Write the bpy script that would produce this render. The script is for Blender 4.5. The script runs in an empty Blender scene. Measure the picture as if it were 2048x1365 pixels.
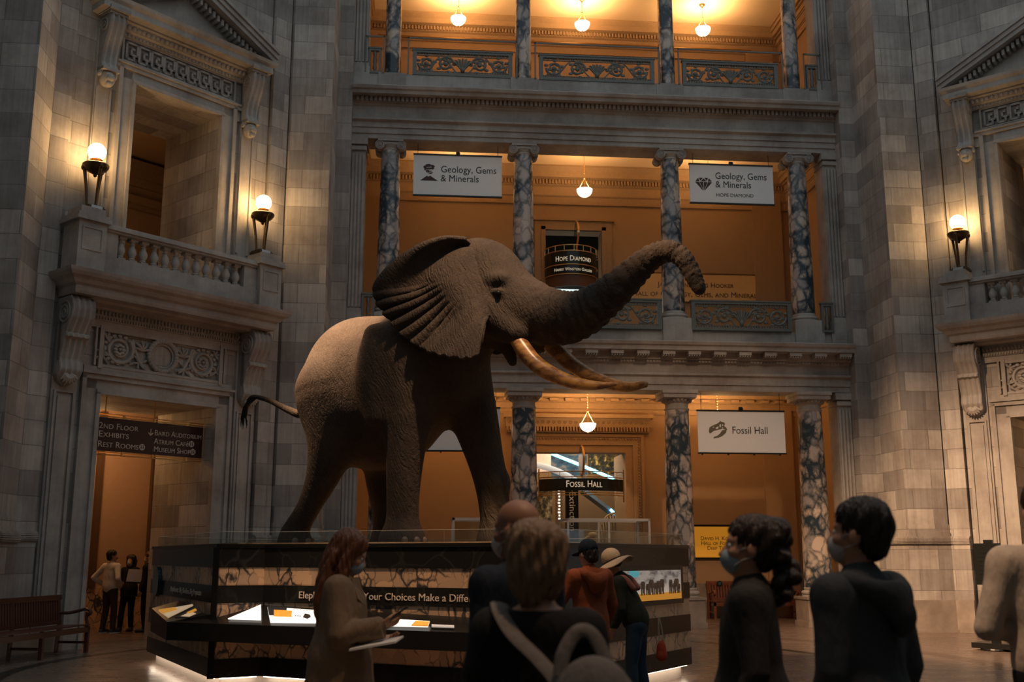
import bpy, math, random
import numpy as np
from mathutils import Matrix, Vector

S = bpy.context.scene
COL = S.collection
R = math.radians
random.seed(7)
XC = 4.4                      # middle of the colonnade

# ------------------------------------------------------------------ camera, light, exposure
cd = bpy.data.cameras.new('camera')
cam = bpy.data.objects.new('camera', cd)
COL.objects.link(cam)
cam.location = (0, 0, 1.62)
cam.rotation_euler = (R(90 + 11.35), 0, R(-5.1))
cd.sensor_width = 36
cd.lens = 2143 / 2048 * 36
cd.clip_end = 200
cd.dof.use_dof = True
cd.dof.focus_distance = 16.5
cd.dof.aperture_fstop = 2.4
S.camera = cam

w = bpy.data.worlds.new('dome_skylight')
S.world = w
w.use_nodes = True
w.node_tree.nodes['Background'].inputs[0].default_value = (.66, .76, .82, 1)
w.node_tree.nodes['Background'].inputs[1].default_value = .58

WARM = (1, .55, .23)
def lamp(name, kind, loc, energy, color, size=.1, aim=None, angle=40, blend=.4):
    d = bpy.data.lights.new(name, kind)
    d.energy = energy
    d.color = color
    o = bpy.data.objects.new(name, d)
    COL.objects.link(o)
    o.location = loc
    if kind == 'AREA':
        d.size = size
    else:
        d.shadow_soft_size = size
    if kind == 'SPOT':
        d.spot_size = R(angle)
        d.spot_blend = blend
    if aim is not None:
        o.rotation_euler = (Vector(aim) - Vector(loc)).to_track_quat('-Z', 'Y').to_euler()
    return o
# ceiling spots of the rotunda, plus one added foreground fill
lamp('rotunda_spot', 'SPOT', (-5.8, 16.4, 14.1), 43000, (1, .60, .34), .15, (-1.1, 17.85, 4.95), 20, .9)
lamp('rotunda_spot', 'SPOT', (1.5, 11.5, 14.0), 7500, (1, .62, .36), .15, (1.0, 16.0, 5.4), 20, .8)
lamp('rotunda_spot', 'SPOT', (3.2, 10.2, 9.5), 1100, (1, .60, .25), .12, (2.4, 14.4, 4.1), 17, .7)
lamp('rotunda_spot', 'SPOT', (-1.5, 11.0, 13.0), 27000, (1, .60, .33), .3, (12.0, 21.0, .6), 34, .9)
lamp('rotunda_spot', 'SPOT', (-.8, 3.6, 12.5), 3600, (1, .66, .42), .2, (3.15, 5.25, 1.35), 9, .8)
lamp('rotunda_spot', 'SPOT', (2.5, 2.8, 13.5), 2600, (1, .60, .33), .2, (.2, 5.2, 1.5), 22, .9)  # added warm fill over the foreground visitors, no fixture of its own
lamp('rotunda_spot', 'SPOT', (1.0, 8.0, 13.5), 8500, (1, .60, .33), .25, (-.2, 12.6, .7), 25, .8)
lamp('rotunda_spot', 'SPOT', (6.0, 9.0, 14.0), 3500, (1, .60, .32), .25, (6.5, 25, 2.0), 30, .9)

S.view_settings.view_transform = 'Standard'
S.view_settings.look = 'None'
S.view_settings.gamma = 1
S.view_settings.use_curve_mapping = False
S.view_settings.exposure = 0
S.cycles.use_denoising = True
S.cycles.max_bounces = 6
S.cycles.diffuse_bounces = 3
S.cycles.glossy_bounces = 3
S.cycles.transmission_bounces = 6
S.cycles.transparent_max_bounces = 8
S.cycles.sample_clamp_indirect = 4

# ------------------------------------------------------------------ materials
MATS = {}
class NT:
    def __init__(s, name):
        s.m = bpy.data.materials.new(name)
        s.m.use_nodes = True
        s.t = s.m.node_tree
        s.b = s.t.nodes['Principled BSDF']
        MATS[name] = s.m
    def n(s, typ, ins=None, **kw):
        o = s.t.nodes.new(typ)
        for k, v in kw.items():
            setattr(o, k, v)
        for k, v in (ins or {}).items():
            s.put(o.inputs[k], v)
        return o
    def put(s, sock, v):
        if isinstance(v, bpy.types.NodeSocket):
            s.t.links.new(v, sock)
        elif isinstance(v, bpy.types.Node):
            s.t.links.new(v.outputs[0], sock)
        else:
            if hasattr(sock.default_value, '__len__') and len(sock.default_value) == 4 and len(v) == 3:
                v = tuple(v) + (1,)
            sock.default_value = v
    def math(s, op, a, b=0., c=0.):
        return s.n('ShaderNodeMath', {0: a, 1: b, 2: c}, operation=op).outputs[0]
    def mix(s, f, a, b, mode='MIX'):
        o = s.n('ShaderNodeMix', data_type='RGBA', blend_type=mode)
        s.put(o.inputs[0], f); s.put(o.inputs[6], a); s.put(o.inputs[7], b)
        return o.outputs[2]
    def ramp(s, f, stops, interp='LINEAR'):
        o = s.n('ShaderNodeValToRGB', {0: f})
        o.color_ramp.interpolation = interp
        e = o.color_ramp.elements
        while len(e) < len(stops):
            e.new(.5)
        for i, (p, c) in enumerate(stops):
            e[i].position = p
            e[i].color = tuple(c) + (1,) if len(c) == 3 else c
        return o.outputs[0]
    def noise(s, vec, scale, detail=4, rough=.55):
        return s.n('ShaderNodeTexNoise', {'Vector': vec, 'Scale': scale, 'Detail': detail, 'Roughness': rough})
    def obj(s):
        return s.n('ShaderNodeTexCoord').outputs['Object']
    def scaled(s, vec, sc):
        return s.n('ShaderNodeMapping', {'Vector': vec, 'Scale': sc}).outputs[0]
    def bump(s, h, strength=.3, dist=.02):
        s.put(s.b.inputs['Normal'], s.n('ShaderNodeBump', {'Height': h, 'Strength': strength, 'Distance': dist}))
    def set(s, **kw):
        for k, v in kw.items():
            s.put(s.b.inputs[{'col': 'Base Color', 'rough': 'Roughness', 'metal': 'Metallic', 'spec': 'Specular IOR Level', 'ecol': 'Emission Color', 'emit': 'Emission Strength', 'alpha': 'Alpha'}[k]], v)
        return s.m

def plain(name, col, rough=.7, metal=0, var=.25, scale=6, bump=.15, dist=.01, emit=0, ecol=None, stretch=(1, 1, 1), spec=None):
    """a noise-mottled surface"""
    k = NT(name)
    v = k.scaled(k.obj(), stretch)
    nz = k.noise(v, scale).outputs[0]
    k.set(col=k.mix(nz, tuple(c * (1 - var) for c in col), tuple(min(1, c * (1 + var)) for c in col)), rough=rough, metal=metal)
    if bump:
        k.bump(nz, bump, dist)
    if emit:
        k.set(ecol=ecol or col, emit=emit)
    if spec is not None:
        k.set(spec=spec)
    return k.m

def stone_material(name, a, b, blocks=True):
    k = NT(name)
    o = k.obj()
    st = k.noise(k.scaled(o, (9, 9, .45)), 1.6, 6, .65).outputs[0]
    bl = k.noise(o, .9, 5, .65).outputs[0]
    fine = k.noise(k.scaled(o, (40, 40, 5)), 1.5, 3).outputs[0]
    if blocks:
        uv = k.n('ShaderNodeUVMap').outputs[0]
        br = k.n('ShaderNodeTexBrick', {'Vector': uv, 'Color1': a, 'Color2': b, 'Mortar': tuple(c * .5 for c in a), 'Scale': 1., 'Mortar Size': .009, 'Mortar Smooth': .6, 'Brick Width': 1.05, 'Row Height': .44}, offset=.43)
        c = br.outputs[0]
    else:
        c = k.mix(bl, a, b)
    c = k.mix(k.math('MULTIPLY', k.ramp(st, [(.38, (0, 0, 0)), (.66, (1, 1, 1))]), .45 if blocks else .2), c, (.55, .50, .46), 'MULTIPLY')
    c = k.mix(k.math('MULTIPLY', k.ramp(bl, [(.42, (0, 0, 0)), (.68, (1, 1, 1))]), .75), c, (.55, .50, .49), 'MULTIPLY')
    k.set(col=c, rough=.78, spec=.3)
    h = k.math('MULTIPLY', fine, .25)
    if blocks:
        h = k.math('SUBTRACT', h, k.math('MULTIPLY', br.outputs['Fac'], 1.))
    k.bump(h, .5, .012)
    return k.m
stone_material('stone_block', (.56, .525, .48), (.30, .28, .265))
stone_material('stone_carved', (.50, .47, .43), (.37, .345, .32), False)

def breccia(name, light, mid, dark, scale, thr, rough=.25, vein=.6):
    k = NT(name)
    rnd = k.n('ShaderNodeObjectInfo').outputs['Random']
    off = k.n('ShaderNodeCombineXYZ', {0: k.math('MULTIPLY', rnd, 37.), 1: k.math('MULTIPLY', rnd, 91.), 2: k.math('MULTIPLY', rnd, 53.)}).outputs[0]
    p = k.n('ShaderNodeVectorMath', {0: k.n('ShaderNodeTexCoord').outputs['Object'], 1: off}, operation='ADD').outputs[0]
    wn = k.noise(p, scale * .45, 3).outputs[1]
    wv = k.n('ShaderNodeVectorMath', {0: wn, 3: .75 / scale * 2.2}, operation='SCALE').outputs[0]
    q = k.n('ShaderNodeVectorMath', {0: p, 1: wv}, operation='ADD').outputs[0]
    q = k.scaled(q, (1, 1, .62))
    e1 = k.n('ShaderNodeTexVoronoi', {'Vector': q, 'Scale': scale}, feature='DISTANCE_TO_EDGE').outputs[0]
    e2 = k.n('ShaderNodeTexVoronoi', {'Vector': q, 'Scale': scale * 2.3}, feature='DISTANCE_TO_EDGE').outputs[0]
    cell = k.n('ShaderNodeTexVoronoi', {'Vector': q, 'Scale': scale}).outputs['Color']
    cv = k.n('ShaderNodeSeparateColor', {0: cell}).outputs[0]
    big = k.noise(p, scale * .28, 4).outputs[0]
    f1 = k.ramp(k.math('ADD', e1, k.math('MULTIPLY', k.math('SUBTRACT', .52, big), vein)), [(0, (0, 0, 0)), (thr, (1, 1, 1))])
    f2 = k.ramp(k.math('ADD', e2, k.math('MULTIPLY', k.math('SUBTRACT', .58, big), vein * 1.4)), [(0, (0, 0, 0)), (thr * .8, (1, 1, 1))])
    c = k.mix(k.ramp(cv, [(.25, (0, 0, 0)), (.8, (1, 1, 1))]), light, mid)
    c = k.mix(f2, k.mix(.35, dark, mid), c)
    c = k.mix(f1, dark, c)
    k.set(col=c, rough=rough)
    if 'black' in name:
        k.set(spec=.12)
    return k.m
breccia('column_marble', (.60, .49, .40), (.36, .33, .32), (.030, .048, .065), 4.6, .26, .25, 1.05)
breccia('panel_marble', (.58, .38, .23), (.42, .29, .19), (.045, .04, .038), 6.5, .075, .3, .5)
plain('grey_marble', (.30, .25, .21), .4, var=.5, scale=3.2, bump=0)
breccia('black_marble', (.012, .012, .012), (.016, .015, .014), (.026, .026, .025), 2.0, .02, .18, .12)

k = NT('floor_marble')
o = k.obj()
br = k.n('ShaderNodeTexBrick', {'Vector': o, 'Color1': (.26, .185, .14), 'Color2': (.19, .14, .11), 'Mortar': (.08, .06, .05), 'Scale': 1., 'Mortar Size': .006, 'Brick Width': 1.2, 'Row Height': 1.2}).outputs[0]
d = k.n('ShaderNodeVectorMath', {0: o, 1: (.6, 16.8, 0)}, operation='DISTANCE').outputs['Value']
ring = k.math('LESS_THAN', k.math('ABSOLUTE', k.math('SUBTRACT', d, 6.3)), .11)
ring2 = k.math('LESS_THAN', k.math('ABSOLUTE', k.math('SUBTRACT', d, 8.2)), .2)
nz = k.noise(k.scaled(o, (1, 3, 1)), 1.3, 5).outputs[0]
c = k.mix(nz, br, (.15, .11, .09))
c = k.mix(ring, c, (.03, .028, .026))
c = k.mix(k.math('MULTIPLY', ring2, .6), c, (.09, .06, .045))
k.set(col=c, rough=k.ramp(nz, [(.3, (.22,) * 3), (.7, (.36,) * 3)]))

plain('plaster_ochre', (.44, .30, .17), .85, var=.06, scale=2, bump=.05)
plain('plaster_ceiling', (.82, .64, .42), .85, var=.05, scale=2, bump=.03)
plain('gilt_moulding', (.40, .27, .15), .7, var=.15, scale=14)
plain('passage_panel', (.44, .29, .20), .7, var=.08)
plain('passage_wood', (.09, .05, .03), .5, var=.2)
plain('black_stone', (.010, .010, .010), .28, var=.5, scale=5, bump=.03, spec=.15)
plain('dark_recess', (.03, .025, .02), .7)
plain('bronze', (.10, .065, .035), .38, .85, .4, 25, .4)
plain('patinated_bronze', (.16, .165, .15), .55, .35, .35, 18, .4)
plain('brass', (.85, .52, .20), .28, .95, .1, 10, .05)
plain('polished_chrome', (.7, .7, .7), .2, 1, .05)
plain('bench_wood', (.095, .034, .022), .38, 0, .4, 4, .15, stretch=(1, 12, 12))
plain('bench_wood_red', (.22, .07, .035), .38, 0, .35, 4, .15, stretch=(1, 12, 12))
plain('banner_cloth', (.90, .88, .85), .8, var=.04, scale=30, bump=.05)
plain('letter_dark', (.025, .025, .028), .6, var=.1)
plain('icon_brown', (.06, .025, .02), .6, var=.1)
plain('icon_olive', (.15, .125, .07), .6, var=.2)
plain('letter_pale', (.62, .53, .45), .5, var=.05)
plain('letter_cream', (.85, .75, .58), .5, var=.05, emit=.35, ecol=(1, .85, .6))
plain('sign_maroon', (.045, .016, .013), .35, var=.15)
plain('sign_black', (.012, .014, .013), .25, var=.1)
plain('sign_wood', (.13, .06, .035), .5, var=.2)
plain('plaque_gold', (.88, .58, .24), .5, var=.05)
plain('plaque_amber', (.70, .36, .05), .5, var=.05, emit=.24, ecol=(1, .42, .03))
plain('white_metal', (.62, .56, .5), .4, .1, .05)
plain('dark_metal', (.02, .02, .02), .35, .5, .2)
plain('bowl_glass', (1, .9, .75), .4, var=.02, bump=0, emit=3, ecol=(1, .80, .55))
plain('globe_glass', (1, .9, .75), .4, var=.02, bump=0, emit=48, ecol=(1, .60, .25))
plain('light_strip', (1, .9, .8), .5, var=.02, bump=0, emit=9, ecol=(1, .78, .58))
plain('sand', (.42, .28, .17), .95, var=.3, scale=12, bump=.6, dist=.02)
k = NT('ivory')
o = k.obj()
n1 = k.noise(k.scaled(o, (1, 1, 2.2)), 3.2, 5, .65).outputs[0]
n2 = k.noise(o, 16, 4).outputs[0]
c = k.mix(k.ramp(n1, [(.40, (1, 1, 1)), (.56, (0, 0, 0))]), (.46, .24, .075), (.17, .075, .028))
c = k.mix(k.ramp(n2, [(.60, (0, 0, 0)), (.70, (.7, .7, .7))]), c, (.07, .03, .015))
k.set(col=c, rough=.34)
plain('horn', (.16, .12, .09), .6, 0, .2, 20)
plain('bone', (.55, .42, .28), .6, 0, .2, 20)
k = NT('clear_glass')
k.t.nodes.remove(k.b)
g = k.n('ShaderNodeMixShader', {0: .06, 1: k.n('ShaderNodeBsdfTransparent', {0: (.93, .95, .94)}), 2: k.n('ShaderNodeBsdfGlossy', {'Color': (.8, .8, .8), 'Roughness': .03})})
k.t.links.new(g.outputs[0], k.t.nodes['Material Output'].inputs[0])
plain('glass_highlight', (.45, .42, .36), .2, var=.05, emit=.03, ecol=(1, .8, .6))  # pale faint glow: the glass edge highlight is put into the colour

# ------------------------------------------------------------------ mesh helpers
def tag(o, label=None, cat=None, group=None, kind=None):
    for k_, v in (('label', label), ('category', cat), ('group', group), ('kind', kind)):
        if v:
            o[k_] = v
    return o

def empty(name, label, cat, loc=(0, 0, 0), rz=0, group=None):
    o = bpy.data.objects.new(name, None)
    o.empty_display_size = .2
    COL.objects.link(o)
    o.location = loc
    o.rotation_euler = (0, 0, rz)
    return tag(o, label, cat, group)

def mesh_obj(name, V, F, mat, parent=None, smooth=False, uv=False, loc=None, rz=None):
    me = bpy.data.meshes.new(name)
    me.from_pydata([tuple(v) for v in V] if not isinstance(V, np.ndarray) else V.tolist(), [], F if not isinstance(F, np.ndarray) else F.tolist())
    me.materials.append(MATS[mat])
    if smooth:
        me.polygons.foreach_set('use_smooth', [True] * len(me.polygons))
    if uv:
        lay = me.uv_layers.new(name='UVMap')
        n = len(me.loops)
        vi = np.zeros(n, np.int32); me.loops.foreach_get('vertex_index', vi)
        co = np.zeros(len(me.vertices) * 3); me.vertices.foreach_get('co', co); co = co.reshape(-1, 3)
        nr = np.zeros(len(me.polygons) * 3); me.polygons.foreach_get('normal', nr); nr = nr.reshape(-1, 3)
        lt = np.zeros(len(me.polygons), np.int32); me.polygons.foreach_get('loop_total', lt)
        N = np.repeat(nr, lt, axis=0); P = co[vi]
        flat = np.abs(N[:, 2]) > .7
        tx = np.stack([-N[:, 1], N[:, 0]], 1); tx /= np.linalg.norm(tx, axis=1)[:, None] + 1e-9
        U = np.where(flat[:, None], P[:, :2], np.stack([(P[:, :2] * tx).sum(1) + 40, P[:, 2]], 1))
        lay.data.foreach_set('uv', U.astype(np.float32).ravel())
    me.update()
    o = bpy.data.objects.new(name, me)
    COL.objects.link(o)
    if parent is not None:
        o.parent = parent
    if loc is not None:
        o.location = loc
    if rz is not None:
        o.rotation_euler = (0, 0, rz)
    return o

class MB:
    """collects shapes and links them as ONE mesh object"""
    def __init__(s):
        s.v = []; s.f = []
    def raw(s, V, F):
        b = len(s.v)
        s.v += [tuple(map(float, v)) for v in V]
        s.f += [tuple(int(i) + b for i in f) for f in F]
        return s
    def box(s, x0, x1, y0, y1, z0, z1):
        V = [(x, y, z) for z in (z0, z1) for y in (y0, y1) for x in (x0, x1)]
        return s.raw(V, [(0, 2, 3, 1), (4, 5, 7, 6), (0, 1, 5, 4), (2, 6, 7, 3), (0, 4, 6, 2), (1, 3, 7, 5)])
    def prism(s, poly, z0, z1):
        """footprint polygon (counter-clockwise) raised from z0 to z1"""
        n = len(poly)
        V = [(x, y, z0) for x, y in poly] + [(x, y, z1) for x, y in poly]
        F = [tuple(range(n - 1, -1, -1)), tuple(range(n, 2 * n))] + [(i, (i + 1) % n, n + (i + 1) % n, n + i) for i in range(n)]
        return s.raw(V, F)
    def moulding(s, prof, x0, x1, ret=None):
        """profile of (y,z) run along x; ret = y of the wall when the ends return to it"""
        n = len(prof)
        V = [(x0, y, z) for y, z in prof] + [(x1, y, z) for y, z in prof]
        F = [(i, i + 1, n + i + 1, n + i) for i in range(n - 1)]
        if ret is not None:                      # mitred returns: move the ends in by the projection
            V = [(x0 + (ret[1] - (ret[0] - y)), y, z) for y, z in prof] + [(x1 - (ret[1] - (ret[0] - y)), y, z) for y, z in prof]
            V += [(x0 + (ret[1] - (ret[0] - y)), ret[0], z) for y, z in prof] + [(x1 - (ret[1] - (ret[0] - y)), ret[0], z) for y, z in prof]
            F += [(2 * n + i, 2 * n + i + 1, i + 1, i) for i in range(n - 1)] + [(n + i, n + i + 1, 3 * n + i + 1, 3 * n + i) for i in range(n - 1)]
            yb = ret[0]
            F += [(0, n, 3 * n, 2 * n), (n - 1, 3 * n - 1, 4 * n - 1, 2 * n - 1)]
        else:
            yb = max(y for y, z in prof)
            b = len(V)
            V += [(x0, yb, prof[0][1]), (x1, yb, prof[0][1]), (x0, yb, prof[-1][1]), (x1, yb, prof[-1][1])]
            F += [(0, n, b + 1, b), (n - 1, b + 2, b + 3, 2 * n - 1), tuple([b] + [b + 2] + list(range(n - 1, -1, -1))), tuple([b + 3, b + 1] + list(range(n, 2 * n)))]
        return s.raw(V, F)
    def lathe(s, prof, c=(0, 0, 0), seg=24, cap=True):
        n = len(prof)
        V = [(c[0] + r * math.cos(2 * math.pi * j / seg), c[1] + r * math.sin(2 * math.pi * j / seg), c[2] + z) for r, z in prof for j in range(seg)]
        F = [(i * seg + j, i * seg + (j + 1) % seg, (i + 1) * seg + (j + 1) % seg, (i + 1) * seg + j) for i in range(n - 1) for j in range(seg)]
        if cap:
            F += [tuple(range(seg - 1, -1, -1)), tuple(range((n - 1) * seg, n * seg))]
        return s.raw(V, F)
    def tube(s, pts, r, seg=8, cap=True, squash=None):
        P = [Vector(p) for p in pts]; n = len(P)
        rr = list(r) if hasattr(r, '__len__') else [r] * n
        V = []; up = None
        for i in range(n):
            t = (P[min(i + 1, n - 1)] - P[max(i - 1, 0)]).normalized()
            if up is None:
                up = Vector((0, 0, 1)) if abs(t.z) < .9 else Vector((0, 1, 0))
            a = (up - t * up.dot(t))
            a = a.normalized() if a.length > 1e-6 else t.orthogonal().normalized()
            up = a; b = t.cross(a)
            k1, k2 = squash or (1, 1)
            for j in range(seg):
                th = 2 * math.pi * j / seg
                V.append(P[i] + a * (rr[i] * k1 * math.cos(th)) + b * (rr[i] * k2 * math.sin(th)))
        F = [(i * seg + j, i * seg + (j + 1) % seg, (i + 1) * seg + (j + 1) % seg, (i + 1) * seg + j) for i in range(n - 1) for j in range(seg)]
        if cap:
            F += [tuple(range(seg - 1, -1, -1)), tuple(range((n - 1) * seg, n * seg))]
        return s.raw(V, F)
    def plate(s, poly, y0, y1):
        """outline in x,z given a thickness in y"""
        n = len(poly)
        V = [(x, y0, z) for x, z in poly] + [(x, y1, z) for x, z in poly]
        F = [tuple(range(n)), tuple(range(2 * n - 1, n - 1, -1))] + [(i, n + i, n + (i + 1) % n, (i + 1) % n) for i in range(n)]
        return s.raw(V, F)
    def ball(s, c, r, seg=16, rings=10):
        r = r if hasattr(r, '__len__') else (r, r, r)
        V = [(c[0] + r[0] * math.sin(math.pi * i / rings) * math.cos(2 * math.pi * j / seg), c[1] + r[1] * math.sin(math.pi * i / rings) * math.sin(2 * math.pi * j / seg), c[2] - r[2] * math.cos(math.pi * i / rings)) for i in range(rings + 1) for j in range(seg)]
        F = [(i * seg + j, i * seg + (j + 1) % seg, (i + 1) * seg + (j + 1) % seg, (i + 1) * seg + j) for i in range(rings) for j in range(seg)]
        return s.raw(V, F)
    def build(s, name, mat, parent=None, smooth=False, uv=False, loc=None, rz=None):
        o = mesh_obj(name, s.v, s.f, mat, parent, False, uv, loc, rz)
        if smooth:
            o.data.polygons.foreach_set('use_smooth', [True] * len(o.data.polygons))
            try:
                o.data.set_sharp_from_angle(angle=R(38))
            except Exception:
                pass
        return o

def copy_tree(o, parent=None):
    c = o.copy(); COL.objects.link(c)
    if parent is not None:
        c.parent = parent
    for ch in KIDS.get(o.name, list(o.children)):
        copy_tree(ch, c)
    return c
KIDS = {}

def text(name, body, size, mat, parent, loc, rot=(math.pi / 2, 0, 0), align='LEFT', caps=False, ext=.003, spacing=1., fit=None, narrow=1.):
    """flat raised lettering turned into a mesh; reads along local x, stands in local z"""
    cu = bpy.data.curves.new(name, 'FONT')
    cu.body = body; cu.size = size; cu.extrude = ext; cu.align_x = align
    cu.space_character = spacing; cu.resolution_u = 3
    if caps:
        cu.small_caps_scale = .78
        for i, ch in enumerate(body):
            if ch.islower():
                cu.body_format[i].use_small_caps = True
    t = bpy.data.objects.new(name, cu)
    COL.objects.link(t)
    me = bpy.data.meshes.new_from_object(t.evaluated_get(bpy.context.evaluated_depsgraph_get()))
    bpy.data.objects.remove(t); bpy.data.curves.remove(cu)
    n = len(me.vertices)
    co = np.zeros(n * 3); me.vertices.foreach_get('co', co); co = co.reshape(-1, 3)
    if fit:
        wd = co[:, 0].max() - co[:, 0].min()
        co[:, 0] *= fit / wd
    co[:, 0] *= narrow
    me.vertices.foreach_set('co', co.ravel()); me.update()
    me.name = name
    me.materials.clear(); me.materials.append(MATS[mat])
    o = bpy.data.objects.new(name, me)
    COL.objects.link(o)
    o.parent = parent
    o.location = loc
    o.rotation_euler = rot
    return o

def bend(o, R0, cx):
    """wrap a mesh that lies in local x around a drum of radius R0 (axis local z at y=+R0)"""
    me = o.data; n = len(me.vertices)
    co = np.zeros(n * 3); me.vertices.foreach_get('co', co); co = co.reshape(-1, 3)
    return me, co
# ------------------------------------------------------------------ setting: floor and the far walls of the rotunda
def struct(o):
    o['kind'] = 'structure'
    return o
struct(MB().box(-16, 25, -2.5, 40, -.2, 0).build('floor', 'floor_marble'))
struct(MB().box(-9, 18, -2.1, -1.6, 0, 17).build('wall_south', 'stone_block', uv=True))
struct(MB().box(-8.9, -8.4, -1.6, 18.2, 0, 17).build('wall_west', 'stone_block', uv=True))
struct(MB().box(17.3, 17.8, -1.6, 18.2, 0, 17).build('wall_east', 'stone_block', uv=True))

# ------------------------------------------------------------------ piers beside the colonnade (world frame)
def pier(name, sg):
    P = [(6.1, 24.6), (6.45, 24.6), (6.45, 23.1), (7.35, 23.1), (9.1, 24.85), (9.1, 29.4), (6.26, 29.4), (6.26, 25.75), (6.1, 25.75)]
    if sg < 0:
        P = [(-x, y) for x, y in P][::-1]
    P = [(XC + x, y) for x, y in P]
    struct(MB().prism(P, 0, 17.2).build(name, 'stone_block', uv=True))
    def skirt(o, z0, z1):                       # plinth that follows the two faces of the pier
        Q = [(6.45 - o, 24.6), (6.45 - o, 23.1 - o), (7.35 + o * .41, 23.1 - o), (7.45, 23.1 + .1), (6.5, 23.2), (6.5, 24.6)]
        return [(XC + x, y) for x, y in (Q if sg > 0 else [(-x, y) for x, y in Q][::-1])], z0, z1
    b = MB()
    for o, z0, z1 in ((.12, .06, .68), (.15, 0, .06)):
        b.prism(*skirt(o, z0, z1))
    struct(b.build('baseboard_' + name[5:], 'grey_marble'))
    b = MB()
    b.prism(*skirt(.07, .68, 1.86))
    for i in range(9):                          # torus
        a = -1.45 + 2.9 * i / 8
        b.prism(*skirt(.06 + .075 * math.cos(a), 1.95 + .085 * math.sin(a) - .011, 1.95 + .085 * math.sin(a) + .011))
    b.prism(*skirt(.045, 2.03, 2.12)); b.prism(*skirt(.02, 2.12, 2.3))
    struct(b.build('trim_' + name[5:], 'stone_block', uv=True))
pier('wall_pier_left', -1)
pier('wall_pier_right', 1)
# the pier beyond the left bay, in front of the western gallery
def west_pier():
    P = [(-6.81, 19.24), (-8.4, 20.83), (-8.4, 18.34), (-6.81, 18.34)]
    struct(MB().prism(P, 0, 17.2).build('wall_pier_west', 'stone_block', uv=True))
    b = MB()
    for o, z0, z1 in [(.07, .68, 1.84)] + [(.06 + .085 * math.cos(-1.45 + 2.9 * i / 8), 1.93 + .095 * math.sin(-1.45 + 2.9 * i / 8) - .013, 1.93 + .095 * math.sin(-1.45 + 2.9 * i / 8) + .013) for i in range(9)] + [(.045, 2.02, 2.1), (.02, 2.1, 2.28)]:
        b.prism([(-6.85, 19.2), (-8.4, 19.2), (-8.4, 18.34 - o), (-6.81 + o, 18.34 - o), (-6.81 + o, 19.2)], z0, z1)
    struct(b.build('trim_west', 'stone_block', uv=True))
    struct(MB().prism([(-6.85, 19.2), (-8.4, 19.2), (-8.4, 18.22), (-6.69, 18.22), (-6.69, 19.2)], 0, .68).build('baseboard_west', 'grey_marble'))
west_pier()

# ------------------------------------------------------------------ the colonnade
X0, X1 = XC - 6.1, XC + 6.1
b = MB()
b.moulding([(25.0, 5.52), (25.0, 5.66), (24.97, 5.66), (24.97, 5.84), (24.9, 5.88), (24.9, 5.93), (24.99, 5.94), (24.99, 6.16), (24.93, 6.2), (24.93, 6.24), (24.86, 6.26), (24.86, 6.42), (24.56, 6.43), (24.55, 6.52), (24.5, 6.55), (24.47, 6.62), (24.6, 6.66), (25.75, 6.68)], X0, X1)
for i in range(20):                              # mutules under the cornice
    x = XC - 5.89 + .62 * i
    b.box(x - .15, x + .15, 24.6, 24.88, 6.33, 6.425)
    for j in range(5):
        b.box(x - .14 + .06 * j, x - .105 + .06 * j, 24.62, 24.88, 6.295, 6.34)
for i in range(150):
    x = XC - 5.96 + .08 * i
    b.box(x - .024, x + .024, 24.9, 24.95, 6.19, 6.235)
struct(b.build('trim_1', 'stone_carved'))
b = MB()
b.moulding([(25.0, 11.68), (25.0, 11.8), (24.97, 11.8), (24.97, 11.95), (24.94, 11.95), (24.94, 12.08), (24.86, 12.12), (24.86, 12.17), (24.98, 12.19), (24.98, 12.5), (24.92, 12.53), (24.92, 12.57), (24.86, 12.58), (24.86, 12.71), (24.6, 12.69), (24.58, 12.77), (24.53, 12.79), (24.5, 12.86), (24.6, 12.92), (25.75, 12.95)], X0, X1)
for i in range(110):
    x = XC - 5.98 + .1097 * i
    b.box(x - .034, x + .034, 24.79, 24.88, 12.585, 12.695)
struct(b.build('trim_2', 'stone_carved'))
# dado courses the railings and columns stand on
struct(MB().box(X0, X1, 25.02, 25.7, 6.66, 7.0).build('trim_3', 'stone_carved'))
struct(MB().box(X0, X1, 25.02, 25.7, 12.93, 13.4).build('trim_4', 'stone_carved'))

COLX = [(-5.16, 'first'), (-1.86, 'second'), (1.86, 'third'), (5.16, 'fourth')]
ORD = ['leftmost', 'second from the left', 'third from the left', 'rightmost']
def prof_torus(r, h, z, n=6):
    return [(r + h * .5 * math.sin(math.pi * i / n), z + h * (1 - math.cos(math.pi * i / n)) / 2) for i in range(n + 1)]
def volute(b, cx, y0, y1, cz, sx):
    """scroll: a bolster with a raised spiral on its face"""
    n = 20
    b.raw([(cx + .115 * math.cos(2 * math.pi * j / n), y, cz + .115 * math.sin(2 * math.pi * j / n)) for y in (y0, y1) for j in range(n)],
          [tuple(range(n)), tuple(range(2 * n - 1, n - 1, -1))] + [(j, n + j, n + (j + 1) % n, (j + 1) % n) for j in range(n)])
    for y in (y0 - .012, ):
        b.tube([(cx + sx * (.105 - .085 * t) * math.cos(t * 13), y, cz + (.105 - .085 * t) * math.sin(t * 13)) for t in np.linspace(0, 1, 36)], .013, 5)
        b.ball((cx, y, cz), .03, 8, 6)
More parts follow.
